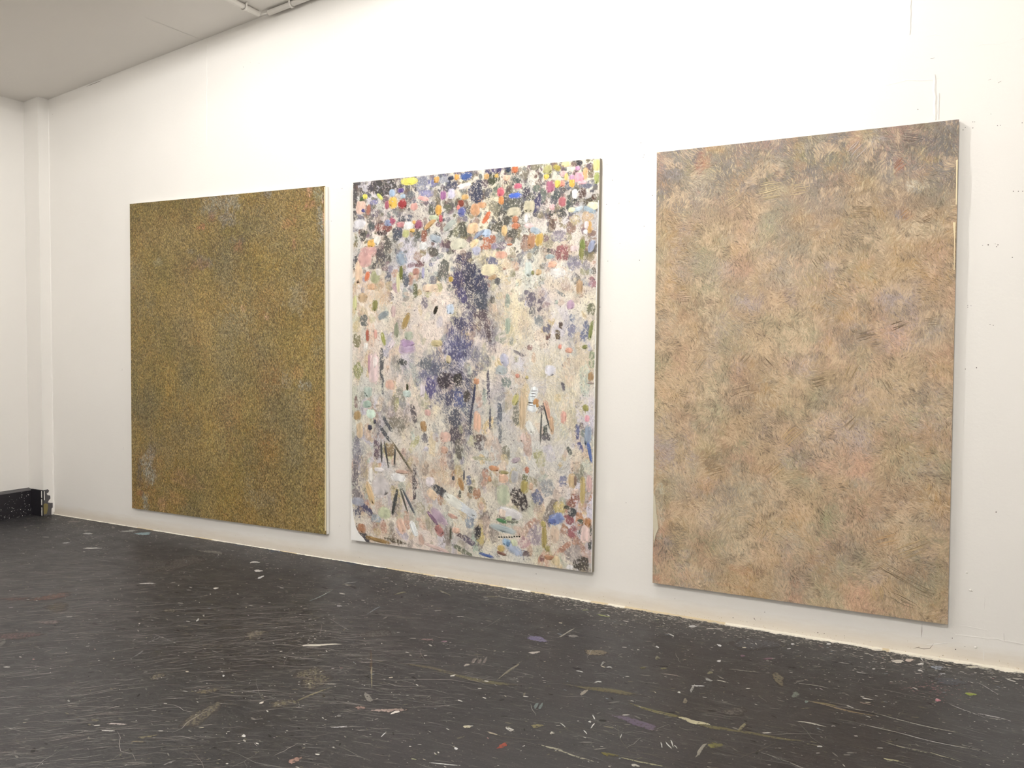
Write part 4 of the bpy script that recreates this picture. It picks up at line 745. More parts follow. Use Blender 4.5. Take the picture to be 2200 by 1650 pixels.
# broad hazy passages: the violet-grey column in the middle, dark top rim, pale clearings (photo px: x, y, half width, half height, colour, strength)
haze = []
for x, y, rx, ry, hx, st in ((1010, 610, 34, 62, '34344e', .85), (985, 600, 26, 40, '4a4462', .7), (1035, 640, 26, 50, '4c5064', .6), (1020, 690, 44, 40, '5c5668', .55), (985, 715, 34, 40, '5a5670', .6), (985, 760, 50, 46, '54547a', .7), (960, 800, 60, 40, '62647a', .6),
     (925, 825, 26, 50, '6a6490', .55), (985, 830, 46, 44, '4c4454', .65), (985, 880, 40, 60, '565c74', .65), (985, 940, 30, 50, '5e5a66', .55), (1040, 700, 20, 30, '5e4c54', .5), (1060, 730, 14, 26, '665660', .5), (1020, 760, 30, 40, '8c8890', .4), (900, 790, 50, 34, '8a8890', .4),
     (1070, 830, 16, 40, '74707c', .4), (1150, 650, 30, 44, '867c8a', .4), (1235, 710, 40, 40, '84829a', .35), (830, 890, 50, 34, '84786c', .4), (870, 900, 34, 40, '84786c', .35), (775, 1010, 14, 60, '88828a', .5), (780, 1070, 18, 26, '8c8894', .45), (830, 400, 60, 18, '4c4648', .6), (790, 385, 40, 12, '5c565c', .6),
     (930, 385, 60, 14, '74748c', .5), (1000, 365, 70, 10, '54506c', .6), (1075, 362, 40, 9, '463c5c', .6), (870, 440, 110, 40, '7c7880', .3), (1060, 420, 90, 40, '666458', .35), (1100, 440, 60, 40, '5c5a50', .35), (1150, 430, 30, 50, '5c5c68', .4), (1210, 430, 50, 30, '6c6a70', .3), (1100, 480, 50, 30, '605c4c', .35),
     (860, 470, 90, 26, '84706e', .3), (900, 510, 80, 24, '848480', .3), (830, 550, 40, 40, '6c6860', .35), (1200, 580, 44, 28, 'efe6dc', .55), (1140, 590, 24, 40, 'dfe0d2', .5), (1060, 560, 40, 24, 'ecdcb4', .5), (1080, 640, 30, 60, 'dacbb0', .4), (1110, 700, 30, 50, 'e0cca6', .4), (800, 630, 40, 40, 'd8b48c', .4),
     (790, 760, 30, 40, 'd8c0b0', .4), (1200, 830, 60, 80, 'dacaaa', .35), (1230, 900, 40, 60, 'd6ccb0', .4), (1120, 880, 24, 70, 'd8c49c', .4), (880, 700, 50, 50, 'd8cabc', .35), (930, 1010, 60, 40, 'ccb49c', .35), (1100, 1060, 60, 40, 'b8b0a4', .35), (1120, 1150, 60, 26, 'd4c6b4', .4), (960, 1100, 60, 24, 'd8d4c6', .4), (840, 1060, 60, 50, 'cfc0b4', .35),
     (1230, 1180, 50, 40, 'b49c94', .4), (800, 1150, 44, 22, 'c4a894', .35)):
    uu, vv = P2.uv((x, y)); u1, v1 = P2.uv((x+rx, y)); u2, v2 = P2.uv((x, y+ry)); haze.append([uu, vv, abs(u1-uu)*P2.w, abs(v2-vv)*P2.h, 0.0, hexlin(hx)*(0.80+0.16*vv), st, 0])  # same height gain in the colour against the lamp light
seq = extra+haze+sorted([d for d in dabs if d[6] == 'm'], key=lambda d: -d[7])+sorted([d for d in dabs if d[6] == 's'], key=lambda d: -d[7])
for i, (uu, vv, a, b, rot, c, mo, area) in enumerate(seq):
    rad = max(a, b)*1.6+0.004; x0, y0 = uu*P2.w, vv*P2.h
    i0, i1 = max(0, int((x0-rad)/P2.w*(GX-1))), min(GX, int((x0+rad)/P2.w*(GX-1))+2)
    j0, j1 = max(0, int((y0-rad)/P2.h*(GY-1))), min(GY, int((y0+rad)/P2.h*(GY-1))+2)
    if i1 <= i0 or j1 <= j0: continue
    sl = (slice(j0, j1), slice(i0, i1)); dx, dy = X[sl]-x0, -(Y[sl]-y0)
    lx = (dx*math.cos(rot)+dy*math.sin(rot))/(a*1.08); ly = (-dx*math.sin(rot)+dy*math.cos(rot))/(b*1.08)
    sq = rgd.uniform(2.0, 3.2); rr = (np.abs(lx)**sq+np.abs(ly)**sq)**(1/sq)
    if mo == 'm':
        rr = rr+0.75*(ns_b[sl]-0.5)+0.45*(ns_m[sl]-0.5); mask = np.clip((1.12-rr)/0.14, 0, 1)
        hole = np.clip((ns_f[sl]*0.45+ns_w[sl]*0.55+0.07*rr-0.60)/0.04, 0, 1)*0.75
        mask = mask*(1-hole)*0.96
    elif not isinstance(mo, str):
        rr = rr+1.3*(ns_b[sl]-0.5)+0.7*(ns_m[sl]-0.5); mask = np.clip((1.1-rr)/0.5, 0, 1)*np.clip(mo*(1.0+0.55*hB[sl]), 0, 0.95)
        mask = mask*(1-0.7*np.clip((ns_f[sl]*0.5+ns_w[sl]*0.5-0.56)/0.05, 0, 1))
    elif mo == 'f':
        rr = rr+0.8*(ns_b[sl]-0.5)+0.4*(ns_m[sl]-0.5); mask = np.clip((1.06-rr)/0.2, 0, 1)*((0.82 if vv < 0.3 else 0.6)-0.3*(ns_w[sl] > 0.6))
    else:
        rr = rr+0.35*(ns_b[sl]-0.5)+0.2*(ns_m[sl]-0.5); mask = np.clip((1.05-rr)/0.12, 0, 1)*(0.95-0.25*(ns_f[sl] > 0.62))
    cc = c[None, None]*(0.70+0.60*(ns_s if b > a else ns_m)[sl])[..., None]
    cc = cc*np.exp(0.10*hA[sl])[..., None]
    if mo == 'm': cc = cc*(0.62+0.8*ns_w[sl])[..., None]+0.012
    lay[sl] = lay[sl]*(1-mask[..., None])+cc*mask[..., None]
    hgt[sl] += 0.0003*np.clip(mask, 0, 1)*(ns_m[sl])
hgt = np.minimum(hgt, 0.0021)
# crumbs of light paint dragged over everything, and dark grains
crumb = np.clip((vnoise(X*190, Y*150, 621, 2)-0.74)/0.06, 0, 1)*0.75
lay = lay*(1-crumb[..., None])+np.array(srgb(226, 216, 200))*crumb[..., None]
grain = np.clip((vnoise(X*150, Y*120, 622, 2)-0.76)/0.05, 0, 1)*np.clip((vnoise(X*5, Y*4, 623, 3)-0.42)/0.15, 0, 1)*0.8
lay = lay*(1-grain[..., None])+np.array(srgb(92, 82, 88))*grain[..., None]
relief(P2, 'paint_layer', gu, gv, hgt, lay*GAIN2, M_P2)
# solid dabs lie on that layer, each one a piece of its own
def dab_mesh(d, z0):
    """thin blob of paint with a ragged outline, laid on the canvas"""
    uu, vv, a, b, rot, c, mo, area = d
    k = 16; ph = [rgd.uniform(0, 6.28) for _ in range(4)]; sq = rgd.uniform(2.1, 3.6); vs = []; shade = []
    st0 = rgd.uniform(0, 6.28)
    for ring, (rr, z) in enumerate(((0.98, -0.0006), (0.84, 0.0001), (0.5, 0.0002))):
        for i in range(k):
            t = 2*math.pi*i/k; ct, st = math.cos(t), math.sin(t)
            se = (abs(ct)**sq+abs(st)**sq)**(-1/sq)
            f = se*(1+0.09*math.sin(2*t+ph[0])+0.08*math.sin(3*t+ph[1])+0.06*math.sin(5*t+ph[2]))*(1+rgd.uniform(-0.16, 0.12))
            x, y = a*f*ct*rr, b*f*st*rr; shade.append(1+0.16*math.sin(9*x/max(a, 1e-4)*0.5+st0)+rgd.uniform(-0.08, 0.08))
            vs.append((x*math.cos(rot)-y*math.sin(rot), x*math.sin(rot)+y*math.cos(rot), z+rgd.uniform(-.0001, .0002)))
    vs.append((0, 0, 0.0004)); shade.append(1.0); vs = np.array(vs)
    P = P2.pos(uu+vs[:, 0]/P2.w, vv-vs[:, 1]/P2.h, np.maximum(vs[:, 2]+z0, 0.0003))
    tr = []
    for ring in range(2):
        for i in range(k):
            j = (i+1) % k; p, q, r, s = ring*k+i, ring*k+j, (ring+1)*k+j, (ring+1)*k+i; tr += [(p, q, r), (p, r, s)]
    for i in range(k): tr.append((2*k+i, 2*k+(i+1) % k, 3*k))
    mt = np.full(len(vs), 0.10); mt[:k] = 0.6; mt[k:2*k] = 0.3
    return P, np.array(tr), np.clip(np.tile(c, (len(vs), 1))*np.array(shade)[:, None], 0, 0.95), mt
solid = [d for d in dabs if d[6] == 's']
order = sorted(range(len(solid)), key=lambda i: -solid[i][7]); rank = {j: k for k, j in enumerate(order)}
rv, rt, rc, rm, off = [], [], [], [], 0
for i, d in enumerate(solid):
    P, tr, cc, mt = dab_mesh(d, 0.0017+0.0000035*rank[i])
    if rank[i] < 300:
        ctr = P.mean(0); o = raw_mesh('paint_dab', P-ctr, tr, cc*GAIN2, mt, M_P2, P2.root); o.location = tuple(ctr)
    else:
        rv.append(P); rt.append(tr+off); rc.append(cc); rm.append(mt); off += len(P)
if rv:
    o = raw_mesh('small_paint_dabs', np.concatenate(rv), np.concatenate(rt), np.concatenate(rc)*GAIN2, np.concatenate(rm), M_P2, P2.root); o['kind'] = 'stuff'
# thin bristle marks over the layer, picking up the colour they run through
rg = np.random.default_rng(202)
n = 9000
u, v = rg.random(n), rg.random(n)
gi, gj = (np.clip(u+rg.normal(0, 0.006, n), 0, 1)*(GX-1)).astype(int), (np.clip(v+rg.normal(0, 0.006, n), 0, 1)*(GY-1)).astype(int)
col = lay[gj, gi]*rg.choice([0.62, 0.85, 1.0, 1.12, 1.25], n, p=[.06, .22, .36, .26, .10])[:, None]
cr = rg.random(n) < 0.05; col[cr] = np.array(srgb(224, 214, 196))*rg.uniform(0.85, 1.05, cr.sum())[:, None]
Xs, Ys = u*P2.w, v*P2.h
ang = math.pi/2+rg.normal(0, 0.5, n)+(vnoise(Xs*4, Ys*4, 19, 2)-0.5)*3.0
strokes(P2, 'paint_strokes', u, v, ang, rg.uniform(0.005, 0.022, n), rg.uniform(0.0014, 0.0034, n), rg.normal(0, 0.7, n), rg.uniform(0.0012, 0.0026, n), np.clip(col, 0, 0.95)*GAIN2, M_P2, 0.15, mott=np.zeros(n), seed=2)
# bare primed corner at its lower left
M_BARE = mat_plain('bare_white_corner', (0.84, 0.83, 0.81), 0.7, 0.15, 120, 0.03)
edge_sliver(P2, 'bare_corner', [(755.2, 1062), (756, 1068), (758.5, 1100), (761, 1118), (765, 1133), (772, 1147), (781, 1156), (786, 1163.5), (754.8, 1159.5)], M_BARE, 0.0040)
edge_sliver(P2, 'bare_edge', [(1285.6, 430), (1286.8, 430), (1278.6, 800), (1275.6, 1000), (1271.6, 1228), (1270.8, 1228), (1274.6, 1000), (1277.5, 800)], M_BARE, 0.0040)

# ------------------------------------------------------------------ paint on the floor
def floor_blob(pts, z, ridge=0.0): return [(p[0], p[1], z) for p in pts]
# (x, y, length, width, turn down to the right, colour, broken-up 0..1) in squares of the photograph
F1 = [(845,265,90,16,-3,'a8c4cc',.2),(760,250,100,12,-5,'c8c8c4',.4),(545,351,90,8,0,'f0eeea',.1),(1505,434,60,8,0,'f4f2ee',0),(1525,485,45,14,0,'e8e4e0',.1),(1540,523,40,12,-20,'e8e8e8',.1),(870,560,110,6,0,'e0dcd8',.2),(1275,588,30,10,0,'e8e4e0',0),(1168,775,22,10,-50,'e8e8e4',0),
 (1850,924,140,8,-3,'f0ece4',0),(1545,1264,32,10,-25,'f4ece0',0),(1440,1460,26,14,0,'f4f4f0',0),(1320,1105,14,10,0,'f0f0f0',0),(820,975,80,10,-35,'8c8c8c',.4),(960,880,130,5,20,'8a8688',.4),(920,890,140,5,-20,'8a8688',.4),(1510,860,150,50,-10,'8c8470',.75),(1000,720,90,20,0,'8a8270',.75),
 (1660,1270,150,40,-8,'857c6a',.7),(1190,1340,300,80,-28,'7c7464',.7),(930,1110,100,34,-20,'8a806c',.75),(1230,1195,170,30,-5,'80765f',.75),(1830,1090,180,70,-5,'7e7662',.75),(300,640,260,36,-6,'7a4e40',.65),(110,870,330,40,-6,'74585a',.7),(290,790,160,20,0,'8c7c7c',.6),(90,650,180,24,-3,'74504a',.7),
 (340,700,140,60,-10,'5e5440',.7),(1250,375,200,16,5,'8a8680',.5),(1080,440,300,60,-12,'686260',.7),(820,1495,80,14,0,'847a66',.6),(870,1465,120,16,-8,'8c846c',.6),(690,1390,120,12,0,'c4b8b4',.4),(640,1430,80,6,0,'e0dcd8',.2),(1000,1620,90,10,-20,'8c8888',.4),(1740,1600,70,20,-20,'b08478',.5),(520,265,50,12,0,'d8d8d8',.3),(390,320,40,8,0,'e0e0e0',.3)]
F2 = [(620,850,18,150,0,'5a4a3a',.3),(623,950,12,170,0,'9c947c',.4),(660,665,240,50,0,'6e6a68',.7),(1000,705,100,18,0,'907878',.5),(1115,718,45,10,0,'b08c9c',.3),(1745,700,130,40,15,'857ea0',.3),(1985,680,60,18,0,'9c9894',.3),(1720,792,70,16,0,'c8c0b8',.2),(405,477,40,12,0,'b8b4b4',.2),
 (640,505,130,6,-30,'8c949c',.3),(280,410,200,10,-25,'7c8888',.5),(1120,390,110,10,22,'8c8878',.3),(820,390,80,14,-10,'8c8870',.4),(1580,430,240,5,10,'a8a498',.2),(1000,895,420,14,10,'6e6656',.4),(1350,975,500,26,10,'6c664e',.45),(1560,910,200,14,-38,'8a8474',.3),(1175,947,42,8,-8,'e8e4dc',0),
 (1315,845,50,22,-55,'7c7470',.3),(1355,848,44,20,-55,'7c7470',.3),(1390,845,50,22,-55,'7c7470',.3),(1265,876,40,14,-20,'a8a098',.2),(1940,660,130,7,-30,'b8b4a8',.2),(2130,795,130,40,10,'8c806c',.5),(1735,1150,50,20,-60,'788484',.2),(1765,1155,46,20,-60,'788484',.2),(1740,1288,80,30,0,'8c8460',.5),
 (785,1195,70,14,-20,'f0e8e0',.1),(690,1185,160,20,0,'b8a49c',.5),(550,1165,70,30,0,'a88c84',.5),(1270,1293,60,20,0,'d8d0b4',.3),(1555,1310,70,25,20,'d8d4cc',.4),(1445,1340,90,10,18,'b4a894',.2),(1510,1420,80,30,-20,'a04c3c',.4),(1193,1440,22,18,0,'f4f4f4',0),(1850,1440,200,14,18,'b0ac98',.4),
 (2000,1490,260,12,18,'a8a490',.4),(705,1345,50,6,-40,'f0f0f0',0),(105,1520,90,40,-20,'b08c80',.5),(1110,1545,200,6,4,'e8e8e4',.2),(240,985,200,120,-10,'807864',.75),(60,1130,150,40,-10,'847c66',.7),(215,1080,300,10,-22,'8c846c',.4),(300,1085,18,26,0,'3a3428',0),(265,740,240,13,-2,'e8e2d4',0),
 (500,350,60,14,20,'343030',.2),(480,320,90,6,-10,'9c9c9c',.3),(1070,510,50,12,0,'a8a4a0',.4),(1225,550,50,10,0,'b8b4b0',.4),(780,1180,160,26,0,'a8948c',.5),(1840,1335,24,20,0,'c8c4b8',.2),(410,1295,100,10,-5,'d0ccd0',.4),(400,600,180,5,30,'8c8888',.3)]
F3 = [(270,830,170,40,8,'857a68',.4),(105,715,60,16,0,'8c8884',.2),(60,690,130,6,-30,'b0aca0',.1),(320,570,90,10,12,'a8b078',.2),(190,530,50,10,0,'94987c',.2),(180,1115,60,25,-40,'a8a094',.2),(330,1100,560,30,10,'70684e',.45),(950,1085,70,18,-65,'a8a8a4',.3),(990,1068,90,7,4,'f0f0f0',.2),(1065,1025,50,18,20,'a4a4a0',.1),
 (1075,975,40,18,0,'8c8870',.2),(1140,780,30,14,25,'f0f0f0',0),(1138,892,26,16,0,'f4f4f4',0),(700,792,28,10,30,'e8e8e8',0),(800,707,46,8,30,'d8d8d4',0),(560,1330,360,50,15,'6c6074',.4),(960,1320,210,28,15,'cfc8a8',.2),(720,1255,360,26,15,'76704c',.4),(1150,1370,420,24,12,'706a4c',.45),(1500,1425,500,18,8,'6e674e',.4),
 (1010,1520,130,24,-52,'98948a',.2),(1110,1490,110,44,0,'7c7848',.4),(1560,1020,140,60,50,'807866',.5),(1680,1130,60,40,0,'788078',.4),(1790,1335,230,8,10,'c0bcb0',.1),(1890,1195,190,8,12,'8c8060',.1),(730,1485,44,8,80,'e8e8e4',0),(780,1490,60,8,50,'e8e8e4',0),(805,1475,50,9,68,'f0f0ec',0),(832,1500,34,6,50,'e0e0dc',0),
 (250,1290,34,9,65,'f0f0ec',0),(242,1350,44,8,-50,'f0f0ec',0),(222,1322,20,12,0,'e8e8e4',0),(190,1395,30,8,50,'e8e8e4',0),(30,1345,50,6,40,'d8d8d4',0),(442,1425,34,6,-70,'e8e8e4',0),(545,1632,60,18,15,'d0ccc0',.2),(600,1610,300,12,12,'a8a484',.4),(1490,875,80,12,0,'8c6c7c',.2),(1305,855,36,12,0,'8c7080',.1),(950,645,60,16,0,'e8e8e8',.2),
 (1660,772,26,10,0,'f4f4f4',0),(1915,770,34,12,0,'f4f4f4',0),(1635,803,30,6,0,'e8e8e8',0),(855,1113,22,12,20,'e8e8e0',0),(898,1175,36,34,0,'8c8474',.3),(360,1555,130,26,15,'787038',.5),(310,910,36,14,-60,'a0a09c',.2),(360,935,40,8,5,'d0d0cc',.1),(700,870,40,26,0,'8c8870',.5),(745,945,40,16,0,'8c8868',.3),(600,940,50,16,0,'74704c',.4),
 (1310,960,220,5,5,'8c8880',.2),(800,990,150,5,10,'a0948c',.2),(1160,1035,90,5,15,'b8b4a8',.1),(150,965,50,7,8,'d8d8d4',.1),(280,1040,60,10,-5,'d0d0cc',.3),(1850,1500,34,6,0,'d0d0cc',.1),(1600,1600,400,5,20,'a8a49c',.2),(1300,1360,90,24,-40,'8c866c',.4),(1250,1250,160,70,0,'76706c',.75),(1400,770,400,90,5,'5e5e64',.6)]
F4 = [(1415,1068,90,22,12,'a3b050',.2),(1155,1115,44,22,0,'d08c98',.1),(120,1128,30,16,0,'788884',.1),(900,1280,900,5,12,'b0aca0',.15),(1050,1420,900,5,12,'b8b4ac',.15),(400,1185,520,10,12,'8c7c64',.2),(1020,830,50,16,0,'f4f2ee',0),(1022,785,54,9,55,'f4f2ee',0),(650,870,24,10,0,'f4f2ee',0),(1015,882,40,12,10,'f0ece8',0),(840,810,110,24,0,'f4ece0',.2),
 (930,800,70,20,0,'f0dcd0',.1),(1150,860,140,30,5,'a8b0bc',.5),(900,1490,400,10,15,'9c9884',.5),(800,1590,160,20,12,'b0ac8c',.5),(1250,970,330,60,5,'5e6068',.5),(1430,855,120,14,3,'f0ead8',.1),(1520,860,90,12,3,'f0ead8',.1),(1190,910,60,12,0,'c8c8cc',.4),(590,1145,130,10,12,'8c7c74',.3),(330,1320,30,14,0,'9c9894',.2),(225,1478,40,7,0,'c8c4c0',.2),
 (1450,1500,300,5,18,'a8a4a0',.3),(1200,1560,260,6,18,'b0ac94',.3),(1380,1200,300,5,22,'b8b4b0',.3),(1600,1250,330,6,14,'c8c4c4',.3),(1560,1030,200,5,30,'b8b4b4',.3),(550,900,80,5,10,'c0bcb8',.1),(420,825,90,5,8,'a8a4a0',.1),(170,1000,300,5,10,'9c9890',.2)]
FG = 0.60
marks = []
for tile, ox, oy, sc in ((F1, 0, 1050, 2.75), (F2, 600, 1150, 3.143), (F3, 1200, 1150, 3.3), (F4, 1700, 1200, 3.667)):
    for x, y, l, w, r, hx, mo in tile: marks.append((ox+x/sc, oy+y/sc, l/sc/2, w/sc/2, math.radians(r), hexlin(hx), mo))
rgf = random.Random(21)
for i, (x, y, a, b, r, c, mo) in enumerate(marks):
    k = 18; ph = [rgf.uniform(0, 6.28) for _ in range(3)]; pts = []
    for ring in (1.0, 0.7):
        for j in range(k):
            t = 2*math.pi*j/k; f = (1+0.12*math.sin(2*t+ph[0])+0.12*math.sin(3*t+ph[1])+0.1*math.sin(5*t+ph[2]))*(1+rgf.uniform(-0.13, 0.13))*ring
            dx = a*f*math.cos(t); dy = b*f*math.sin(t)+(0.02*a*math.sin(2.6*dx/a+ph[0]) if a > 4*b else 0)
            pts.append(on_floor(x+dx*math.cos(r)-dy*math.sin(r), y+dx*math.sin(r)+dy*math.cos(r)))
    P = np.array(pts); z1 = 0.0004+0.0000025*i; P[:k, 2] = 0.0001; P[k:, 2] = z1+0.0006*(1-mo)
    P = np.vstack([P, [*P[k:, :2].mean(0), z1+0.0006*(1-mo)]])
    if (P[:, 1] > -0.002).any(): P[:, 1] = np.minimum(P[:, 1], -0.002)
    tr = []
    for j in range(k):
        q = (j+1) % k; tr += [(q, j, k+j), (q, k+j, k+q), (k+q, k+j, 2*k)]
    ctr = np.array([*P[:, :2].mean(0), 0.0]); cols = np.tile(c*FG, (2*k+1, 1))
    mt = np.full(2*k+1, 0.1+mo*0.62); mt[:k] = min(1.0, 0.35+mo*0.9)
    o = raw_mesh('paint_mark', P-ctr, np.array(tr)[:, ::-1], cols, np.clip(mt, 0, 1), M_FLECK, floor); o.location = tuple(ctr)

# uncountable drips, specks and scratches
def floor_flecks(name, cx, cy, ang, ln, wd, col, mott, seed, z0=0.0008):
    rg = np.random.default_rng(seed); n = len(cx); k = 6
    t = np.linspace(0, 2*np.pi, k, endpoint=False)[None]
    rad = rg.uniform(0.7, 1.2, (n, k)); px = np.cos(t)*rad*ln[:, None]/2; py = np.sin(t)*rad*wd[:, None]/2
    ca, sa = np.cos(ang)[:, None], np.sin(ang)[:, None]
    P = np.stack([cx[:, None]+px*ca-py*sa, np.minimum(cy[:, None]+px*sa+py*ca, -0.001), np.broadcast_to((z0+rg.uniform(0, 0.0006, n))[:, None], (n, k))], 2).reshape(-1, 3)
    t4 = np.array([[0, 1, 2], [0, 2, 3], [0, 3, 4], [0, 4, 5]])
    tris = (t4[None]+(np.arange(n)*k)[:, None, None]).reshape(-1, 3)
    o = raw_mesh(name, P, tris, np.repeat(col*FG, k, 0), np.repeat(mott, k), M_FLECK, floor); o['kind'] = 'stuff'; return o
rg = np.random.default_rng(55)
def field(n, ymin=-3.4):
    return rg.uniform(X_LEFT+0.1, 1.6, n), rg.uniform(ymin, -0.01, n)
# white specks, crowding towards the wall
n = 22000
cx, cy = field(n); near = rg.random(n) < 0.45
cy[near] = -np.abs(rg.exponential(0.22, near.sum()))-0.01
keep = (cy > -3.4) & (vnoise(cx*1.7, cy*1.7, 61, 3) > rg.uniform(0.15, 0.75, n)); cx, cy = cx[keep], cy[keep]; n = len(cx)
pal = np.array([srgb(*c) for c in ((236, 232, 224), (205, 200, 192), (160, 155, 148), (222, 212, 190), (190, 178, 182), (150, 160, 168), (176, 178, 140), (190, 150, 150))])
col = pal[rg.choice(8, n, p=[.36, .24, .2, .08, .04, .04, .02, .02])]
sz = np.exp(rg.normal(math.log(0.0026), 0.6, n))
floor_flecks('paint_specks', cx, cy, rg.normal(0.15, 0.5, n), sz*rg.uniform(1.2, 3.6, n), sz, col, np.zeros(n), 1)
# worn grey freckles all over
n = 42000
cx, cy = field(n); keep = vnoise(cx*2.3, cy*2.3, 62, 3) > rg.uniform(0.2, 0.8, n); cx, cy = cx[keep], cy[keep]; n = len(cx)
pal = np.array([srgb(*c) for c in ((122, 119, 116), (146, 142, 136), (104, 100, 102), (132, 126, 110), (40, 37, 38))])
col = pal[rg.choice(5, n, p=[.3, .2, .2, .15, .15])]; sz = np.exp(rg.normal(math.log(0.0027), 0.65, n))
floor_flecks('worn_freckles', cx, cy, rg.normal(0.1, 0.6, n), sz*rg.uniform(1.5, 5, n), sz, col, np.full(n, 0.3), 2, 0.0003)
# hairline scratches; towards the left they swing round and lie closer together
def scratches(name, n, sel, width, seed, pal, zz=0.0011):
    rg = np.random.default_rng(seed)
    cx, cy = sel(n, rg); n = len(cx); seg = 5
    lf = np.clip((-1.3-cx)/1.6, 0, 1)*np.clip((-0.5-cy)/0.5, 0, 1)
    a0 = np.radians(3+rg.normal(0, 7, n)+lf*(38+rg.normal(0, 6, n))+ (vnoise(cx*2, cy*2, 70, 2)-0.5)*24)
    odd = rg.random(n) < 0.10*(1-lf); a0[odd] = rg.uniform(0, math.pi, odd.sum())
    L = np.exp(rg.normal(math.log(0.07), 0.7, n)); wob = rg.normal(0, 0.35, (n, seg+1))
    a = a0[:, None]+wob*0.5; dx = np.cumsum(np.cos(a)*L[:, None]/seg, 1); dy = np.cumsum(np.sin(a)*L[:, None]/seg, 1)
    dx -= dx.mean(1, keepdims=True); dy -= dy.mean(1, keepdims=True)
    hw = (rg.uniform(0.5, 1.3, n)*width)[:, None]/2*np.interp(np.linspace(0, 1, seg+1), [0, .3, .7, 1], [.3, 1, 1, .2])[None]
    nx, ny = -np.sin(a), np.cos(a); X, Y = cx[:, None]+dx, cy[:, None]+dy
    P = np.stack([np.stack([X-nx*hw, X+nx*hw], 2), np.minimum(np.stack([Y-ny*hw, Y+ny*hw], 2), -0.001), np.broadcast_to((zz+rg.uniform(0, .0003, n))[:, None, None], (n, seg+1, 2))], 3).reshape(-1, 3)
    q = np.arange(seg)*2; t = np.concatenate([np.stack([q, q+2, q+1], 1), np.stack([q+1, q+2, q+3], 1)])
    tris = (t[None]+(np.arange(n)*(seg+1)*2)[:, None, None]).reshape(-1, 3)
    col = np.array(pal)[rg.integers(0, len(pal), n)]
    o = raw_mesh(name, P, tris, np.repeat(col*FG, (seg+1)*2, 0), None, M_FLECK, floor); o['kind'] = 'stuff'; return o
def sel_all(n, rg):
    cx, cy = rg.uniform(X_LEFT+0.1, 1.6, n), rg.uniform(-3.4, -0.02, n); k = vnoise(cx*1.5, cy*1.5, 66, 3) > rg.uniform(0.2, 0.7, n); return cx[k], cy[k]
def sel_left(n, rg):
    cx, cy = rg.uniform(X_LEFT+0.1, -1.4, n), rg.uniform(-3.4, -0.35, n)
    k = (vnoise(cx*1.4, cy*2.6, 67, 3) > rg.uniform(0.1, 0.8, n)) & (rg.random(n) < np.clip((-0.4-cy)/0.7, 0.05, 1)*np.clip((-1.4-cx)/1.3, 0.05, 1)); return cx[k], cy[k]
scratches('scratches', 7500, sel_all, 0.0016, 12, [srgb(*c) for c in ((156, 153, 150), (120, 118, 116), (182, 178, 172), (132, 126, 112), (112, 111, 116))])
scratches('fine_scratches', 21000, sel_left, 0.0013, 13, [srgb(*c) for c in ((196, 190, 184), (150, 146, 142), (220, 212, 206), (166, 152, 148))])
# pink spatter near the right edge
n = 90; c0 = on_floor(1998, 1480)
cx, cy = rg.normal(c0[0], 0.07, n), rg.normal(c0[1], 0.05, n)
floor_flecks('pink_spatter', cx, cy, rg.normal(0, .5, n), rg.uniform(.004, .014, n), rg.uniform(.002, .004, n), np.tile(srgb(205, 150, 155), (n, 1)), np.zeros(n), 5, 0.0014)
# blue smears at the foot of the wall
n = 150; b0 = [on_floor(x, y) for x, y in ((738, 1206), (760, 1211), (822, 1220), (520, 1172), (590, 1184))]
ii = rg.integers(0, 5, n); cx = np.array([b0[i][0] for i in ii])+rg.normal(0, .05, n); cy = np.array([b0[i][1] for i in ii])+rg.normal(0, .02, n)
floor_flecks('blue_spatter', cx, cy, rg.normal(0.1, .4, n), rg.uniform(.008, .04, n), rg.uniform(.003, .008, n), np.array([srgb(74, 92, 130), srgb(96, 122, 142)])[rg.integers(0, 2, n)], np.full(n, .3), 6, 0.0012)
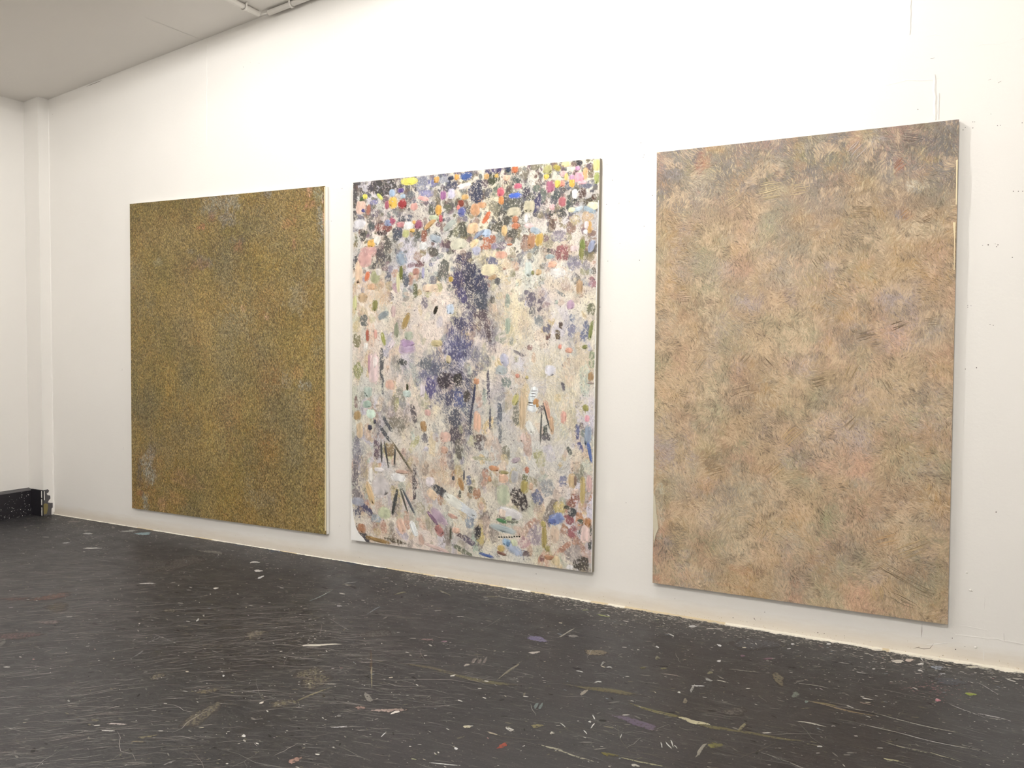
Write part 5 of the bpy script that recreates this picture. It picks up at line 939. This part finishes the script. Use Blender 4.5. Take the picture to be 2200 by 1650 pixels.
# chipped black floor paint leaves a ragged pale strip along the foot of the wall
xs = np.arange(X_LEFT+0.2, X_RIGHT-0.01, 0.006)
wid = 0.006+0.034*np.clip((xs+2.6)/1.8, 0.12, 1)*vnoise(xs*5, xs*0, 91, 4)**1.2*1.6
wid += (0.030*(vnoise(xs*34, xs*0+3, 92, 4)-0.5)+0.026*(vnoise(xs*95, xs*0+5, 96, 2)-0.5))*np.clip((xs+4)/2, 0.35, 1)
wid = np.clip(wid*0.8-0.001, 0.002, 0.08)
V = np.concatenate([np.stack([xs, xs*0-0.0003, xs*0+0.0035+0.003*vnoise(xs*20, xs*0, 93, 2)], 1), np.stack([xs, -wid*0.55, xs*0+0.0016], 1), np.stack([xs, -wid, xs*0+0.0004], 1)])
m = len(xs); i = np.arange(m-1)
tr = np.concatenate([np.stack([i, i+m, i+m+1], 1), np.stack([i, i+m+1, i+1], 1), np.stack([i+m, i+2*m, i+2*m+1], 1), np.stack([i+m, i+2*m+1, i+m+1], 1)])
pc = np.where((vnoise(xs*3, xs*0+8, 95, 3) > 0.62)[:, None], np.array(srgb(206, 190, 160))[None], np.array(srgb(232, 226, 212))[None])
raw_mesh('white_paint_strip', V, tr, np.concatenate([pc]*3), None, mat_pigment('chipped_white_paint', tuple(srgb(200, 190, 172)), 90, 0.6, 0.2, 0.001), floor)
# loose white chips beside it
n = 1700; cx = rg.uniform(-2.9, 1.5, n); cy = -0.012-np.abs(rg.exponential(0.05, n))
floor_flecks('white_chips', cx, cy, rg.normal(0, .3, n), rg.uniform(.004, .026, n), rg.uniform(.002, .007, n), np.tile(srgb(235, 230, 220), (n, 1)), np.full(n, .1), 8, 0.0013)
# crumbs of filler and paint along the foot of the wall itself
n = 500; cx = rg.uniform(X_LEFT+0.2, 1.6, n); zz = np.abs(rg.exponential(0.012, n)); hv, hf = [], []
rng = random.Random(4)
for a, b in zip(cx, zz): disc((a, -0.0009, 0.003+b), (1, 0, 0), (0, 0, 1), rng.uniform(0.001, 0.0022), hv, hf, 6)
o = mesh_obj('foot_scuffs', hv, hf, mat_plain('foot_scuff', srgb(184, 168, 140), 0.8, 0, 60, 0.25), wall); o['kind'] = 'stuff'
